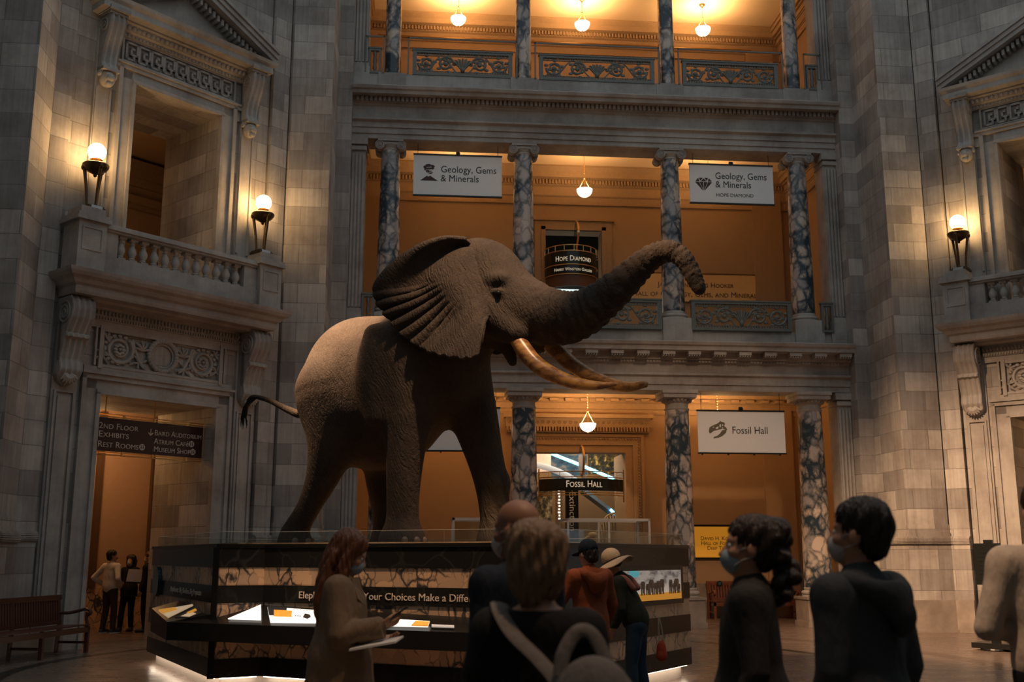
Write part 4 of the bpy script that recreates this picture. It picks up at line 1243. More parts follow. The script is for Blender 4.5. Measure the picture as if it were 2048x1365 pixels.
c0 = (la[0] + math.cos(lr) * .66, la[1] + math.sin(lr) * .66)
b.raw([(c0[0] + math.cos(lr) * .22 * math.cos(2 * math.pi * j / 28) + math.sin(lr) * o_, c0[1] + math.sin(lr) * .22 * math.cos(2 * math.pi * j / 28) - math.cos(lr) * o_, 1.24 + .22 * math.sin(2 * math.pi * j / 28)) for o_ in (.05, -.01) for j in range(28)],
      [tuple(range(28)), tuple(range(55, 27, -1))] + [(j, 28 + j, 28 + (j + 1) % 28, (j + 1) % 28) for j in range(28)])
plain('blue_disc', (.02, .05, .07), .2, .3, .3)
b.build('round_porthole', 'blue_disc', PL)
# sloping reading counter
def cz(x, y):
    return .84 + ((x + 3.0) * .139 + (y - 13.8) * .263) / .955
F0, F1, Wp, Lw, Lo = (-2.98, 13.76), (.66, 11.78), (.84, 12.14), (-3.22, 15.52), (-3.55, 15.40)
top = [F0, F1, Wp, (-1.86, 13.86), (-2.40, 13.62), Lw, Lo]
n = len(top)
zt = [cz(x, y) if i not in (5, 6) else (1.02, .92)[i - 5] for i, (x, y) in enumerate(top)]
V = [(x, y, .62) for x, y in top] + [(x, y, z) for (x, y), z in zip(top, zt)]
Fc = [tuple(range(n - 1, -1, -1)), (n, n + 1, n + 2, n + 3), (n, n + 3, n + 4), (n, n + 4, n + 5), (n, n + 5, n + 6)] + [(i, (i + 1) % n, n + (i + 1) % n, n + i) for i in range(n)]
MB().raw(V, Fc).build('reading_counter', 'black_stone', PL)
plain('lit_white', (.9, .87, .82), .5, var=.03, bump=0, emit=1.15, ecol=(1, .93, .84))
plain('lit_grey', (.35, .33, .3), .5, var=.1, bump=0, emit=.28, ecol=(.9, .85, .8))
plain('lit_orange', (.7, .35, .06), .5, var=.5, scale=14, bump=0, emit=.35, ecol=(1, .42, .05))
plain('lit_navy', (.03, .035, .05), .4, var=.2)
def graphic(name, pts, mat, lift=.012, parent=PL):
    return MB().raw([(x, y, z + lift + d) for d in (-.012, 0) for x, y, z in pts], [tuple(range(len(pts) - 1, -1, -1)), tuple(range(len(pts), 2 * len(pts)))] + [(i, (i + 1) % len(pts), len(pts) + (i + 1) % len(pts), len(pts) + i) for i in range(len(pts))]).build(name, mat, parent)
def lerp2(q, u, v):
    q = [np.array(p) for p in q]
    return tuple((q[0] * (1 - u) + q[1] * u) * (1 - v) + (q[3] * (1 - u) + q[2] * u) * v)
graphic('lit_panel', [(-2.209, 13.475, .873), (-1.789, 13.251, .872), (-1.876, 13.82, 1.019)], 'lit_white', .014)
QB = [(-1.66, 13.10, .853), (-1.00, 12.79, .861), (-1.03, 13.20, .971), (-1.78, 13.70, 1.0)]
pb = graphic('lit_panel', QB, 'lit_white', .012)
graphic('panel_picture', [lerp2(QB, u_, v_) for u_, v_ in ((0, .42), (.3, .42), (.34, 1), (0, 1))], 'lit_navy', .022, pb)
graphic('panel_picture', [lerp2(QB, u_, v_) for u_, v_ in ((.08, .34), (.40, .34), (.42, .74), (.1, .74))], 'lit_orange', .026, pb)
graphic('panel_picture', [lerp2(QB, u_, v_) for u_, v_ in ((.6, .35), (.68, .25), (.74, .4), (.72, .55), (.64, .6))], 'letter_dark', .022, pb)
b = MB()
for i in range(9):
    P_ = [lerp2(QB, .44 + .055 * i, .84), lerp2(QB, .48 + .055 * i, .84), lerp2(QB, .48 + .055 * i, .88), lerp2(QB, .44 + .055 * i, .88)]
    b.raw([(x, y, z + .022) for x, y, z in P_], [(0, 1, 2, 3)])
for i in range(3):
    P_ = [lerp2(QB, .46 + .04 * i, .36), lerp2(QB, .485 + .04 * i, .36), lerp2(QB, .485 + .04 * i, .42), lerp2(QB, .46 + .04 * i, .42)]
    b.raw([(x, y, z + .022) for x, y, z in P_], [(0, 1, 2, 3)])
b.build('panel_writing', 'letter_dark', pb)
QC = [(-.32, 12.34, .852), (.16, 12.09, .855), (.18, 12.25, .90), (-.20, 12.49, .91)]
pc = graphic('lit_panel', QC, 'lit_white', .014)
graphic('panel_picture', [lerp2(QC, u_, v_) for u_, v_ in ((.62, 0), (1, 0), (1, .8), (.62, .8))], 'lit_orange', .022, pc)
graphic('lit_panel', [(.20, 12.07, .856), (.44, 11.94, .856), (.44, 11.99, .87), (.2, 12.13, .874)], 'lit_grey', .014)
QL = [(-3.0, 13.90, .862), (-2.78, 14.27, .99), (-2.80, 14.32, 1.0), (-3.2, 14.25, .93)]
plain('lit_mural', (.5, .4, .28), .5, var=.7, scale=9, bump=0, emit=.32, ecol=(1, .72, .42))
pl_ = graphic('lit_panel', QL, 'lit_mural', .02)
graphic('panel_picture', [lerp2(QL, u_, v_) for u_, v_ in ((0, .5), (.45, .45), (.45, .95), (0, 1))], 'lit_orange', .028, pl_)
QM = [(-2.90, 13.80, .868), (-2.72, 13.72, .872), (-2.58, 13.82, .925), (-2.70, 14.16, 1.0)]
pm = graphic('lit_panel', QM, 'lit_navy', .016)
graphic('panel_picture', [lerp2(QM, u_, v_) for u_, v_ in ((.3, .1), (.95, .1), (.9, .6), (.4, .55))], 'lit_mural', .022, pm)
graphic('panel_picture', [lerp2(QM, u_, v_) for u_, v_ in ((.25, .4), (.55, .4), (.55, .8), (.3, .8))], 'lit_orange', .026, pm)
# video screen on the right face: elephants on a yellow plain under clouds
sa, sr = edge_frame(PP[2], PP[3])
sc_root = MB().box(1.30, 3.59, -.03, .01, 1.0, 1.5).build('video_screen', 'black_stone', PL, loc=(sa[0], sa[1], 0), rz=sr)
k = NT('screen_sky')
o = k.obj()
cl = k.noise(k.scaled(o, (3, 3, 7)), 1.6, 6, .6).outputs[0]
c = k.mix(k.ramp(cl, [(.38, (0, 0, 0)), (.5, (.75, .75, .75)), (.62, (1, 1, 1))]), (.10, .09, .09), (.42, .36, .31))
zs = k.n('ShaderNodeSeparateXYZ', {0: o}).outputs[2]
c = k.mix(k.ramp(k.math('SUBTRACT', zs, 1.1), [(.05, (1, 1, 1)), (.2, (0, 0, 0))]), c, (.66, .52, .40))
k.set(col=(0, 0, 0), rough=.3, ecol=c, emit=.58)
plain('screen_grass', (.1, .05, .01), .3, var=.4, scale=40, bump=0, emit=.42, ecol=(.9, .36, .03))
plain('screen_herd', (.03, .018, .012), .3, var=.3, emit=.02, ecol=(.5, .3, .2))
plain('screen_blue', (.02, .1, .12), .3, var=.2, emit=.4, ecol=(.1, .55, .62))
MB().box(1.36, 3.5, -.036, -.03, 1.064, 1.438).build('picture_sky', 'screen_sky', sc_root)
MB().plate([(1.36, 1.064), (3.5, 1.064), (3.5, 1.16), (2.9, 1.155), (1.36, 1.15)], -.04, -.036).build('picture_grass', 'screen_grass', sc_root)
MB().plate([(1.9, 1.438), (2.16, 1.438), (2.2, 1.40), (2.15, 1.36), (2.0, 1.36), (1.9, 1.33)], -.0385, -.036).build('picture_blue_sky', 'screen_blue', sc_root)
for x, wd, hh in ((2.28, .12, .17), (2.42, .10, .14), (2.53, .14, .19), (2.66, .1, .15), (2.75, .12, .17), (2.86, .13, .19), (3.14, .1, .18), (3.25, .09, .13), (3.33, .14, .19), (3.42, .06, .12)):
    z = 1.135; b = MB()
    for s in (-1, 1):
        b.box(x + s * wd * .3 - wd * .14, x + s * wd * .3 + wd * .14, -.044, -.04, z, z + hh * .6)
    b.plate([(x - wd / 2, z + hh * .45), (x + wd / 2, z + hh * .45), (x + wd * .5, z + hh * .9), (x + wd * .3, z + hh), (x - wd * .3, z + hh), (x - wd * .55, z + hh * .8)], -.046, -.04)
    b.box(x - wd * .08, x + wd * .1, -.048, -.044, z + hh * .15, z + hh * .8)
    b.build('picture_animal', 'screen_herd', sc_root, loc=(0, 0, 0))

# glass guard on the plinth edge
GL = empty('glass_guard', 'low clear glass guard standing along the plinth edge', 'glass guard', (0, 0, 1.765))
for i in range(8):
    a, c_ = np.array(inset(PP, .07)[i]), np.array(inset(PP, .07)[(i + 1) % 8])
    Ln = np.linalg.norm(c_ - a); ang = math.atan2(c_[1] - a[1], c_[0] - a[0])
    m = max(1, round(Ln / 1.4))
    for j in range(m):
        g = MB().box(Ln * j / m + .006, Ln * (j + 1) / m - .006, -.005, .005, 0, .15).build('glass_pane', 'clear_glass', GL, loc=(a[0], a[1], 0), rz=ang)
        MB().box(Ln * j / m + .006, Ln * (j + 1) / m - .006, -.005, .005, .15, .154).build('edge_highlight', 'glass_highlight', g)  # strip that paints the highlight along the top of the pane
# ground the animal stands on
b = MB()
pl = inset(PP, .3)
pts = []
for i in range(8):
    a, c_ = np.array(pl[i]), np.array(pl[(i + 1) % 8])
    for t_ in np.linspace(0, 1, 9)[:-1]:
        q_ = a + (c_ - a) * t_
        pts.append((q_[0] + random.uniform(-.08, .08), q_[1] + random.uniform(-.08, .08)))
tag(MB().prism(pts, 1.765, 1.785).build('ground_patch', 'sand'), 'sandy ground patch on the plinth top under the elephant feet', 'ground')
# ------------------------------------------------------------------ hanging banners
def banner(x0, x1, z0, z1, label, ztop):
    q = empty('hanging_banner', label, 'banner', (x0, 25.3, z0), 0)
    wd, h = x1 - x0, z1 - z0
    MB().box(0, wd, -.012, .012, .02, h - .02).build('cloth', 'banner_cloth', q)
    MB().box(-.01, wd + .01, -.03, .03, h - .035, h).build('top_rail', 'dark_metal', q)
    MB().box(-.01, wd + .01, -.03, .03, 0, .035).build('bottom_rail', 'dark_metal', q)
    for x in (.1, wd - .1):
        MB().tube([(x, 0, h), (x, 0, ztop - z0)], .006, 6).build('wire', 'dark_metal', q)
    b = MB().box(wd * .5 - .05, wd * .5 + .05, -.05, .02, h, h + .05).tube([(wd * .5 - .04, 0, h + .05), (wd * .5 + .04, 0, h + .05)], .03, 8)
    b.build('clip', 'dark_metal', q)
    return q, h
q, h = banner(-.19, 2.0, 10.33, 11.43, 'white banner with volcano symbol, left of the elephant head', 11.68)
text('lettering', 'Geology, Gems', .25, 'letter_dark', q, (.67, -.014, h - .475), fit=1.37)
text('lettering', '& Minerals', .25, 'letter_dark', q, (.67, -.014, h - .71), fit=.94)
MB().plate([(.17, h - .70), (.60, h - .70), (.42, h - .575), (.36, h - .60), (.33, h - .575)], -.016, -.011).build('volcano_symbol', 'icon_brown', q)
b = MB()
for x, z, r_ in ((.36, -.50, .05), (.42, -.52, .05), (.33, -.43, .07), (.42, -.41, .08), (.37, -.35, .08), (.30, -.38, .06), (.46, -.36, .06)):
    b.plate([(x + r_ * (1 + .15 * math.cos(5 * a)) * math.cos(a), h + z + .03 + r_ * .7 * math.sin(a)) for a in np.linspace(0, 2 * math.pi, 22, False)], -.0155 - r_ * .01, -.011)
b.build('smoke_symbol', 'icon_brown', q)
b = MB()
for z, w_ in ((-.43, .10), (-.50, .08), (-.365, .07)):
    b.plate([(.38 - w_, h + z), (.38 + w_, h + z + .012), (.38 + w_ * .8, h + z + .026), (.38 - w_ * .7, h + z + .012)], -.0175, -.0165)
b.build('smoke_gap', 'banner_cloth', q)
q, h = banner(6.77, 8.94, 10.34, 11.41, 'white banner with faceted gem symbol, above the elephant trunk tip', 11.68)
text('lettering', 'Geology, Gems', .25, 'letter_dark', q, (.66, -.014, h - .40), fit=1.33)
text('lettering', '& Minerals', .25, 'letter_dark', q, (.66, -.014, h - .63), fit=.92)
text('lettering', 'HOPE DIAMOND', .125, 'letter_dark', q, (.67, -.014, h - .87), fit=.96)
b = MB()
def tri(*p):
    b.plate([(.36 + x * .22, h - .55 + z * .17) for x, z in p], -.016, -.011)
tri((-1, .32), (-.52, .32), (-.1, -.95), (-.12, -1)); tri((-.46, .32), (-.03, .32), (-.03, -1.0)); tri((.03, .32), (.46, .32), (.03, -1.0)); tri((.52, .32), (1, .32), (.12, -1), (.1, -.95))
tri((-.97, .42), (-.62, .95), (-.5, .42)); tri((-.52, .97), (-.07, .97), (-.4, .5)); tri((-.34, .42), (0, .9), (.34, .42)); tri((.07, .97), (.52, .97), (.4, .5)); tri((.62, .95), (.97, .42), (.5, .42))
b.build('gem_symbol', 'icon_brown', q)
def skull(q, x, z):
    b = MB()
    P = [(-.23, -.06), (-.21, .03), (-.12, .08), (-.02, .12), (.05, .17), (.06, .20), (.08, .17), (.16, .15), (.18, .11), (.15, .07), (.2, .03), (.23, -.02), (.17, -.01), (.1, .0), (.0, -.03), (-.1, -.05), (-.19, -.12), (-.22, -.10)]
    b.plate([(x + a, z + c) for a, c in P], -.016, -.011)
    b.plate([(x + a, z + c) for a, c in [(.22, -.01), (.19, -.1), (.1, -.18), (.0, -.22), (-.12, -.235), (-.11, -.2), (-.02, -.17), (.05, -.11), (.1, -.04)]], -.016, -.011)
    b.build('skull_symbol', 'icon_olive', q)
    b = MB()
    for P in ([(-.05, .03), (.02, .06), (.0, .0), (-.06, -.01)], [(.06, .12), (.08, .07), (.05, .02), (.035, .08)], [(.1, .11), (.14, .1), (.11, .05)], [(.09, .03), (.13, .03), (.12, .0)], [(-.14, .03), (-.1, .05), (-.1, .02)]):
        b.plate([(x + a, z + c) for a, c in P], -.0175, -.0165)
    b.build('skull_gap', 'banner_cloth', q)
for x0, x1, lab in ((6.76, 8.92, 'white banner with dinosaur skull symbol, right of the raised trunk, ground floor'), (-.16, 1.97, 'white banner mostly hidden behind the elephant legs, ground floor')):
    q, h = banner(x0, x1, 4.03, 5.10, lab, 5.52)
    skull(q, .5, h - .46)
    text('lettering', 'Fossil Hall', .25, 'letter_dark', q, (.84, -.014, h - .575), fit=.87)
    b = MB()
    for i in range(4):
        b.box(.08 + i * .64, .11 + i * .64, -.03, .03, -.03, 0)
    b.build('stud', 'dark_metal', q)

# ------------------------------------------------------------------ wall plaques
q = empty('wall_plaque', 'wide gold plaque with dark lettering on the middle gallery wall', 'plaque', (7.8, YB, 8.66))
MB().box(-1.97, 1.97, -.05, 0, 0, .80).build('panel', 'plaque_gold', q)
b = MB().box(-2.0, 2.0, -.06, 0, .8, .83).box(-2, 2, -.06, 0, -.03, 0).box(-2, -1.97, -.06, 0, 0, .8).box(1.97, 2, -.06, 0, 0, .8)
b.build('frame', 'sign_wood', q)
text('lettering', 'Janet Annenberg Hooker', .2, 'sign_wood', q, (0, -.055, .42), caps=True, align='CENTER', fit=2.2)
text('lettering', 'Hall of Geology, Gems, and Minerals', .22, 'sign_wood', q, (0, -.055, .14), caps=True, align='CENTER', fit=3.66)
q = empty('wall_plaque', 'bright amber plaque low on the ground floor wall above the bench', 'plaque', (8.15, YB, 1.58))
MB().box(-.9, .9, -.05, 0, 0, .82).build('panel', 'plaque_amber', q)
b = MB().box(-.95, .95, -.06, 0, .82, .87).box(-.95, .95, -.06, 0, -.05, 0).box(-.95, -.9, -.06, 0, 0, .82).box(.9, .95, -.06, 0, 0, .82)
b.build('frame', 'dark_metal', q)
for z, t_ in ((.46, 'David H. Koch'), (.33, 'Hall of Fossils'), (.20, 'Deep Time')):
    text('lettering', t_, .145, 'sign_wood', q, (0, -.055, z), caps=True, align='CENTER')

# ------------------------------------------------------------------ curved entrance signs
def arc_plate(r, a, y0, z0, z1, th=.03, n=24):
    """curved band bulging toward -y"""
    A = np.linspace(-a, a, n); m = MB(); V = []
    for t in A:
        for rr in (r, r - th):
            for z in (z0, z1):
                V.append((rr * math.sin(t), y0 - rr * math.cos(t), z))
    F = []
    for i in range(n - 1):
        a_, b_ = 4 * i, 4 * i + 4
        F += [(a_, b_, b_ + 1, a_ + 1), (a_ + 3, b_ + 3, b_ + 2, a_ + 2), (a_ + 1, b_ + 1, b_ + 3, a_ + 3), (a_ + 2, b_ + 2, b_, a_)]
    F += [(0, 1, 3, 2), (4 * n - 4, 4 * n - 2, 4 * n - 1, 4 * n - 3)]
    return m.raw(V, F)
def arc_text(q, body, size, mat, z, r, y0, fit):
    o = text('lettering', body, size, mat, q, (0, y0, z), caps=True, align='CENTER', fit=fit)
    me = o.data; n = len(me.vertices); co = np.zeros(n * 3); me.vertices.foreach_get('co', co); co = co.reshape(-1, 3)
    t = co[:, 0] / r; rr = r + co[:, 2]
    co[:, 0], co[:, 2] = rr * np.sin(t), rr * np.cos(t)
    me.vertices.foreach_set('co', co.ravel()); me.update()
def arc_rail(b, r, a, y0, z, th):
    b.tube([(r * math.sin(t), y0 - r * math.cos(t), z) for t in np.linspace(-a, a, 24)], th, 6)
q = empty('entrance_sign', 'curved black sign over the bright ground floor doorway', 'sign', (4.32, 27.9, 0))
r_, a_, y0 = 1.45, .88, 1.0
arc_plate(r_, a_, y0, 3.27, 3.58).build('band', 'sign_black', q, True)
arc_text(q, 'Fossil Hall', .24, 'letter_cream', 3.36, r_ + .008, y0, .95)
b = MB()
for z in (3.62, 3.76, 3.22, 3.16):
    arc_rail(b, r_ + .01, a_, y0, z, .012)
for t in np.linspace(-a_, a_, 9):
    x, y = (r_ + .01) * math.sin(t), y0 - (r_ + .01) * math.cos(t)
    b.tube([(x, y, 3.58), (x, y, 3.76)], .008, 5).tube([(x, y, 3.16), (x, y, 3.27)], .008, 5)
for s in (-1, 1):
    x, y = r_ * math.sin(a_) * s, y0 - r_ * math.cos(a_)
    b.tube([(x, y, 3.0), (x, y, 3.85)], .02, 6)
    for z in (3.2, 3.5, 3.76):
        b.tube([(x, y, z), (x, y + .92, z)], .012, 6)
b.build('rail', 'brass', q)
def disc(q, x, y, zc, rz_, rx):
    b = MB(); n = 32
    for x0, x1, k_ in ((-.03, .03, 1.0),):
        V = [(x + xx, y + rx * math.cos(2 * math.pi * j / n), zc + rz_ * math.sin(2 * math.pi * j / n)) for xx in (x0, x1) for j in range(n)]
        b.raw(V, [tuple(range(n - 1, -1, -1)), tuple(range(n, 2 * n))] + [(j, (j + 1) % n, n + (j + 1) % n, n + j) for j in range(n)])
    b.build('emblem_disc', 'blue_disc', q)
    MB().tube([(x, y + rx * math.cos(a), zc + rz_ * math.sin(a)) for a in np.linspace(0, 2 * math.pi, 40)], .028, 6, False).build('disc_rim', 'brass', q, True)
disc(q, -.05, -.35, 4.03, .38, .38)
MB().tube([(-.05, -.35, 3.6), (-.05, -.35, 3.7)], .02, 6).tube([(-.05, -.35, 4.38), (-.05, -.35, 4.46)], .03, 8).build('disc_post', 'brass', q)
q = empty('entrance_sign', 'black drum sign with gold rails in the dark upper doorway', 'sign', (4.22, 28.75, 0))
r_, a_, y0 = .74, 1.45, .1
arc_plate(r_, a_, y0, 9.48, 9.84).build('band', 'sign_black', q, True)
arc_plate(r_, a_, y0, 9.22, 9.46).build('band', 'sign_black', q, True)
arc_plate(r_ - .02, a_, y0, 8.86, 9.22).build('drum', 'sign_wood', q, True)
arc_text(q, 'Hope Diamond', .21, 'letter_cream', 9.57, r_ + .008, y0, 1.06)
arc_text(q, 'Harry Winston Gallery', .125, 'letter_cream', 9.29, r_ + .008, y0, 1.16)
b = MB()
for z in (9.47, 9.2, 9.86, 10.02):
    arc_rail(b, r_ + .01, a_, y0, z, .014)
for t in np.linspace(-a_, a_, 9):
    x, y = (r_ + .01) * math.sin(t), y0 - (r_ + .01) * math.cos(t)
    b.tube([(x, y, 9.84), (x, y, 10.02)], .009, 5)
for s in (-1, 1):
    x, y = .79 * s, .06
    b.tube([(x, y, 8.9), (x, y, 10.1)], .012, 6)
    for z in (9.0, 9.2, 9.5, 9.8):
        b.tube([(x - s * .08, y, z), (x + s * .06, y, z)], .01, 5)
b.build('rail', 'brass', q)
disc(q, .09, -.55, 10.36, .32, .32)
MB().tube([(.09, -.55, 9.84), (.09, -.55, 10.06)], .03, 6).tube([(.09, -.55, 10.66), (.09, -.55, 10.74)], .03, 8).box(.06, .12, -.9, -.84, 10.3, 10.36).build('disc_post', 'brass', q)
# dark gallery behind the upper doorway
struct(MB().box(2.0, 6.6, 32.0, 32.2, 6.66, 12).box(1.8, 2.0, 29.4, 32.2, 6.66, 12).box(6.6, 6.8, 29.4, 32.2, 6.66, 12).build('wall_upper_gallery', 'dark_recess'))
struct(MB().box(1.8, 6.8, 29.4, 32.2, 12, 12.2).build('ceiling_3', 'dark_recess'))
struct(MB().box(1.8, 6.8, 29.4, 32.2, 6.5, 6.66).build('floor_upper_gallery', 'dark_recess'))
plain('lit_case', (.8, .85, .85), .5, var=.05, bump=0, emit=1.0, ecol=(.85, 1, 1))
q = empty('display_case', 'bright white display case inside the dark upper doorway', 'display case', (4.3, 31, 6.66))
MB().box(-.9, .9, -.3, .3, 0, 1.3).build('case_base', 'dark_metal', q)
MB().box(-.9, .9, -.3, .3, 1.3, 2.75).build('lit_front', 'lit_case', q)

# ------------------------------------------------------------------ the fossil hall seen through the ground floor doorway
struct(MB().box(1.4, 7.6, 33.0, 33.2, 0, 5.6).build('wall_hall_back', 'plaster_ochre'))
struct(MB().box(1.2, 1.4, 29.4, 33.2, 0, 5.6).box(7.6, 7.8, 29.4, 33.2, 0, 5.6).build('wall_hall_side', 'plaster_ochre'))
struct(MB().box(1.2, 7.8, 29.4, 33.2, 5.6, 5.8).build('ceiling_hall', 'plaster_ceiling'))
struct(MB().box(5.68, 5.74, 29.4, 30.6, 0, 4.4).build('trim_door_lining', 'gilt_moulding'))
lamp('hall_glow', 'AREA', (4.6, 31.2, 5.5), 90, (1, .72, .45), 2.0, (4.6, 31.6, 0))
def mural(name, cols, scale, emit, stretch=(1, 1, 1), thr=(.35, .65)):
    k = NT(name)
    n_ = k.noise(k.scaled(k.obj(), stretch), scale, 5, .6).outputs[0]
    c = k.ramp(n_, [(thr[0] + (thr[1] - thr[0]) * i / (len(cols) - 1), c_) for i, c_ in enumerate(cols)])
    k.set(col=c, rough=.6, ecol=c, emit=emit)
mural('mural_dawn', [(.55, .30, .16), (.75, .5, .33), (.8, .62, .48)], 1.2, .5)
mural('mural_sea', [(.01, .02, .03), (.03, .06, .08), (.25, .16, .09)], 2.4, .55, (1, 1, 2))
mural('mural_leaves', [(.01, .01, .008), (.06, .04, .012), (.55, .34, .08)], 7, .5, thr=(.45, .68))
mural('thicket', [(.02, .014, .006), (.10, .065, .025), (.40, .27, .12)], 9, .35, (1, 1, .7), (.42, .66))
def panel(name, lab, cat, x0, x1, y, z0, z1, mat):
    return tag(MB().box(x0, x1, y, y + .06, z0, z1).build(name, mat), lab, cat)
panel('mural_panel', 'pale orange dawn mural at the top left of the fossil hall doorway', 'mural', 2.4, 3.98, 31.6, 4.05, 5.2, 'mural_dawn')
panel('mural_panel', 'dark undersea mural in the middle of the fossil hall doorway', 'mural', 3.99, 5.05, 31.6, 3.8, 5.2, 'mural_sea')
panel('mural_panel', 'dark mural with golden leaves at the top right of the fossil hall doorway', 'mural', 5.1, 6.1, 31.6, 4.0, 5.2, 'mural_leaves')
panel('thicket_panel', 'golden tangled thicket wall at the left of the fossil hall doorway', 'thicket', 2.2, 4.0, 31.5, 0, 3.6, 'thicket')
plain('neon_cyan', (.3, .8, 1), .3, var=.02, bump=0, emit=5.5, ecol=(.16, .72, 1))
plain('beam_blue', (.16, .21, .26), .4, var=.1)
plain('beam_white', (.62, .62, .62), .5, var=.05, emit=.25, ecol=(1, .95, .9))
tag(MB().tube([(3.95, 31.2, 4.56), (4.7, 31.2, 4.27), (5.3, 31.2, 4.03), (5.82, 31.2, 3.82)], .045, 8).build('light_tube', 'neon_cyan'), 'long cyan neon tube slanting across the fossil hall doorway', 'neon tube')
tag(MB().tube([(5.66, 31.2, 2.95), (5.9, 31.2, 2.72)], .04, 8).build('light_tube', 'neon_cyan'), 'short cyan neon tube low in the fossil hall doorway', 'neon tube')
b = MB()
P = spline([(3.2, 31.35, 4.28), (3.7, 31.35, 4.2), (4.23, 31.35, 4.02), (4.68, 31.35, 3.78), (5.0, 31.35, 3.5)], 24)
b.tube(P, .075, 8, squash=(1.2, .3))
tag(b.build('curved_beam', 'beam_white', None, True), 'white curved beam inside the fossil hall doorway', 'beam')
tag(MB().tube([(4.85, 31.3, 3.5), (5.85, 31.3, 2.76)], .1, 4, squash=(1.0, .6)).build('slanting_beam', 'beam_blue'), 'grey blue slanting beam inside the fossil hall doorway', 'beam')
q = empty('vertical_banner', 'black vertical banner with white word in the fossil hall doorway', 'banner', (4.5, 31.0, 0))
MB().box(-.19, .19, -.03, .03, 0, 3.7).build('panel', 'sign_black', q)
text('lettering', 'Extinction', .26, 'banner_cloth', q, (-.07, -.034, 3.45), (R(90), R(90), 0), fit=1.1)
q = empty('lettered_post', 'pale post with a column of white letters in the fossil hall doorway', 'post', (4.11, 30.9, 0))
MB().box(-.09, .09, -.05, .05, 0, 3.7).build('post', 'gilt_moulding', q)
b = MB()
for i in range(11):
    b.box(-.025 + .01 * (i % 3 - 1), .03 + .008 * (i % 2), -.056, -.05, 2.55 + i * .09, 2.6 + i * .09)
b.build('lettering', 'lit_white', q)
q = empty('skeleton', 'small mounted fossil skeleton beside the black vertical banner', 'skeleton', (5.55, 30.6, 1.3))
MB().box(-.5, .5, -.3, .3, -1.3, 0).build('pedestal', 'sign_wood', q)
P = spline([(-.42, 0, .95), (-.1, 0, 1.42), (.25, 0, 1.5), (.5, 0, 1.2)], 30)
b = MB().tube(P, .035, 8)
b.build('spine', 'bone', q, True)
for i in range(9):
    p = P[4 + i * 2]
    MB().tube([(p[0], s * .2 * math.sin(t * 2.6), p[2] - .55 * t) for s in (1,) for t in np.linspace(0, 1, 8)], .016, 5).tube([(p[0], -.2 * math.sin(t * 2.6), p[2] - .55 * t) for t in np.linspace(0, 1, 8)], .016, 5).build('rib', 'bone', q, True)
for x in (-.25, .3):
    MB().tube([(x, -.1, 1.1), (x + .06, -.12, .5), (x - .02, -.1, 0)], [.035, .025, .03], 8).build('leg_bone', 'bone', q, True)
MB().ball((-.52, 0, .9), (.14, .07, .09), 12, 8).tube([(-.6, 0, .86), (-.74, 0, .8)], [.06, .03], 8).build('skull', 'bone', q, True)

# ------------------------------------------------------------------ glass cases beyond the plinth
def case(loc_, rz, wd, dp, ht, label):
    q = empty('glass_case', label, 'display case', loc_, rz)
    MB().box(-wd / 2, wd / 2, -dp / 2, dp / 2, 0, .95).build('case_base', 'passage_panel', q)
    b = MB(); t = .022
    for sx in (-1, 1):
        for sy in (-1, 1):
            b.box(sx * wd / 2 - t, sx * wd / 2 + t, sy * dp / 2 - t, sy * dp / 2 + t, .95, ht)
    for sy in (-1, 1):
        b.box(-wd / 2 - t, wd / 2 + t, sy * dp / 2 - t, sy * dp / 2 + t, ht - 2.4 * t, ht)
        b.box(-t, t, sy * dp / 2 - t, sy * dp / 2 + t, .95, ht)
    for sx in (-1, 1):
        b.box(sx * wd / 2 - t, sx * wd / 2 + t, -dp / 2, dp / 2, ht - 2.4 * t, ht)
    b.build('frame', 'white_metal', q)
    for sy in (-1, 1):
        MB().box(-wd / 2 + t, wd / 2 - t, sy * dp / 2 - .004, sy * dp / 2 + .004, .95, ht - .05).build('glass_pane', 'clear_glass', q)
    return q
case((3.95, 22.6, 0), R(4), 1.72, .9, 2.38, 'pale framed glass case in front of the fossil hall doorway')
case((1.42, 22.9, 0), 0, 1.25, .8, 2.40, 'pale framed glass case seen between the elephant front legs')

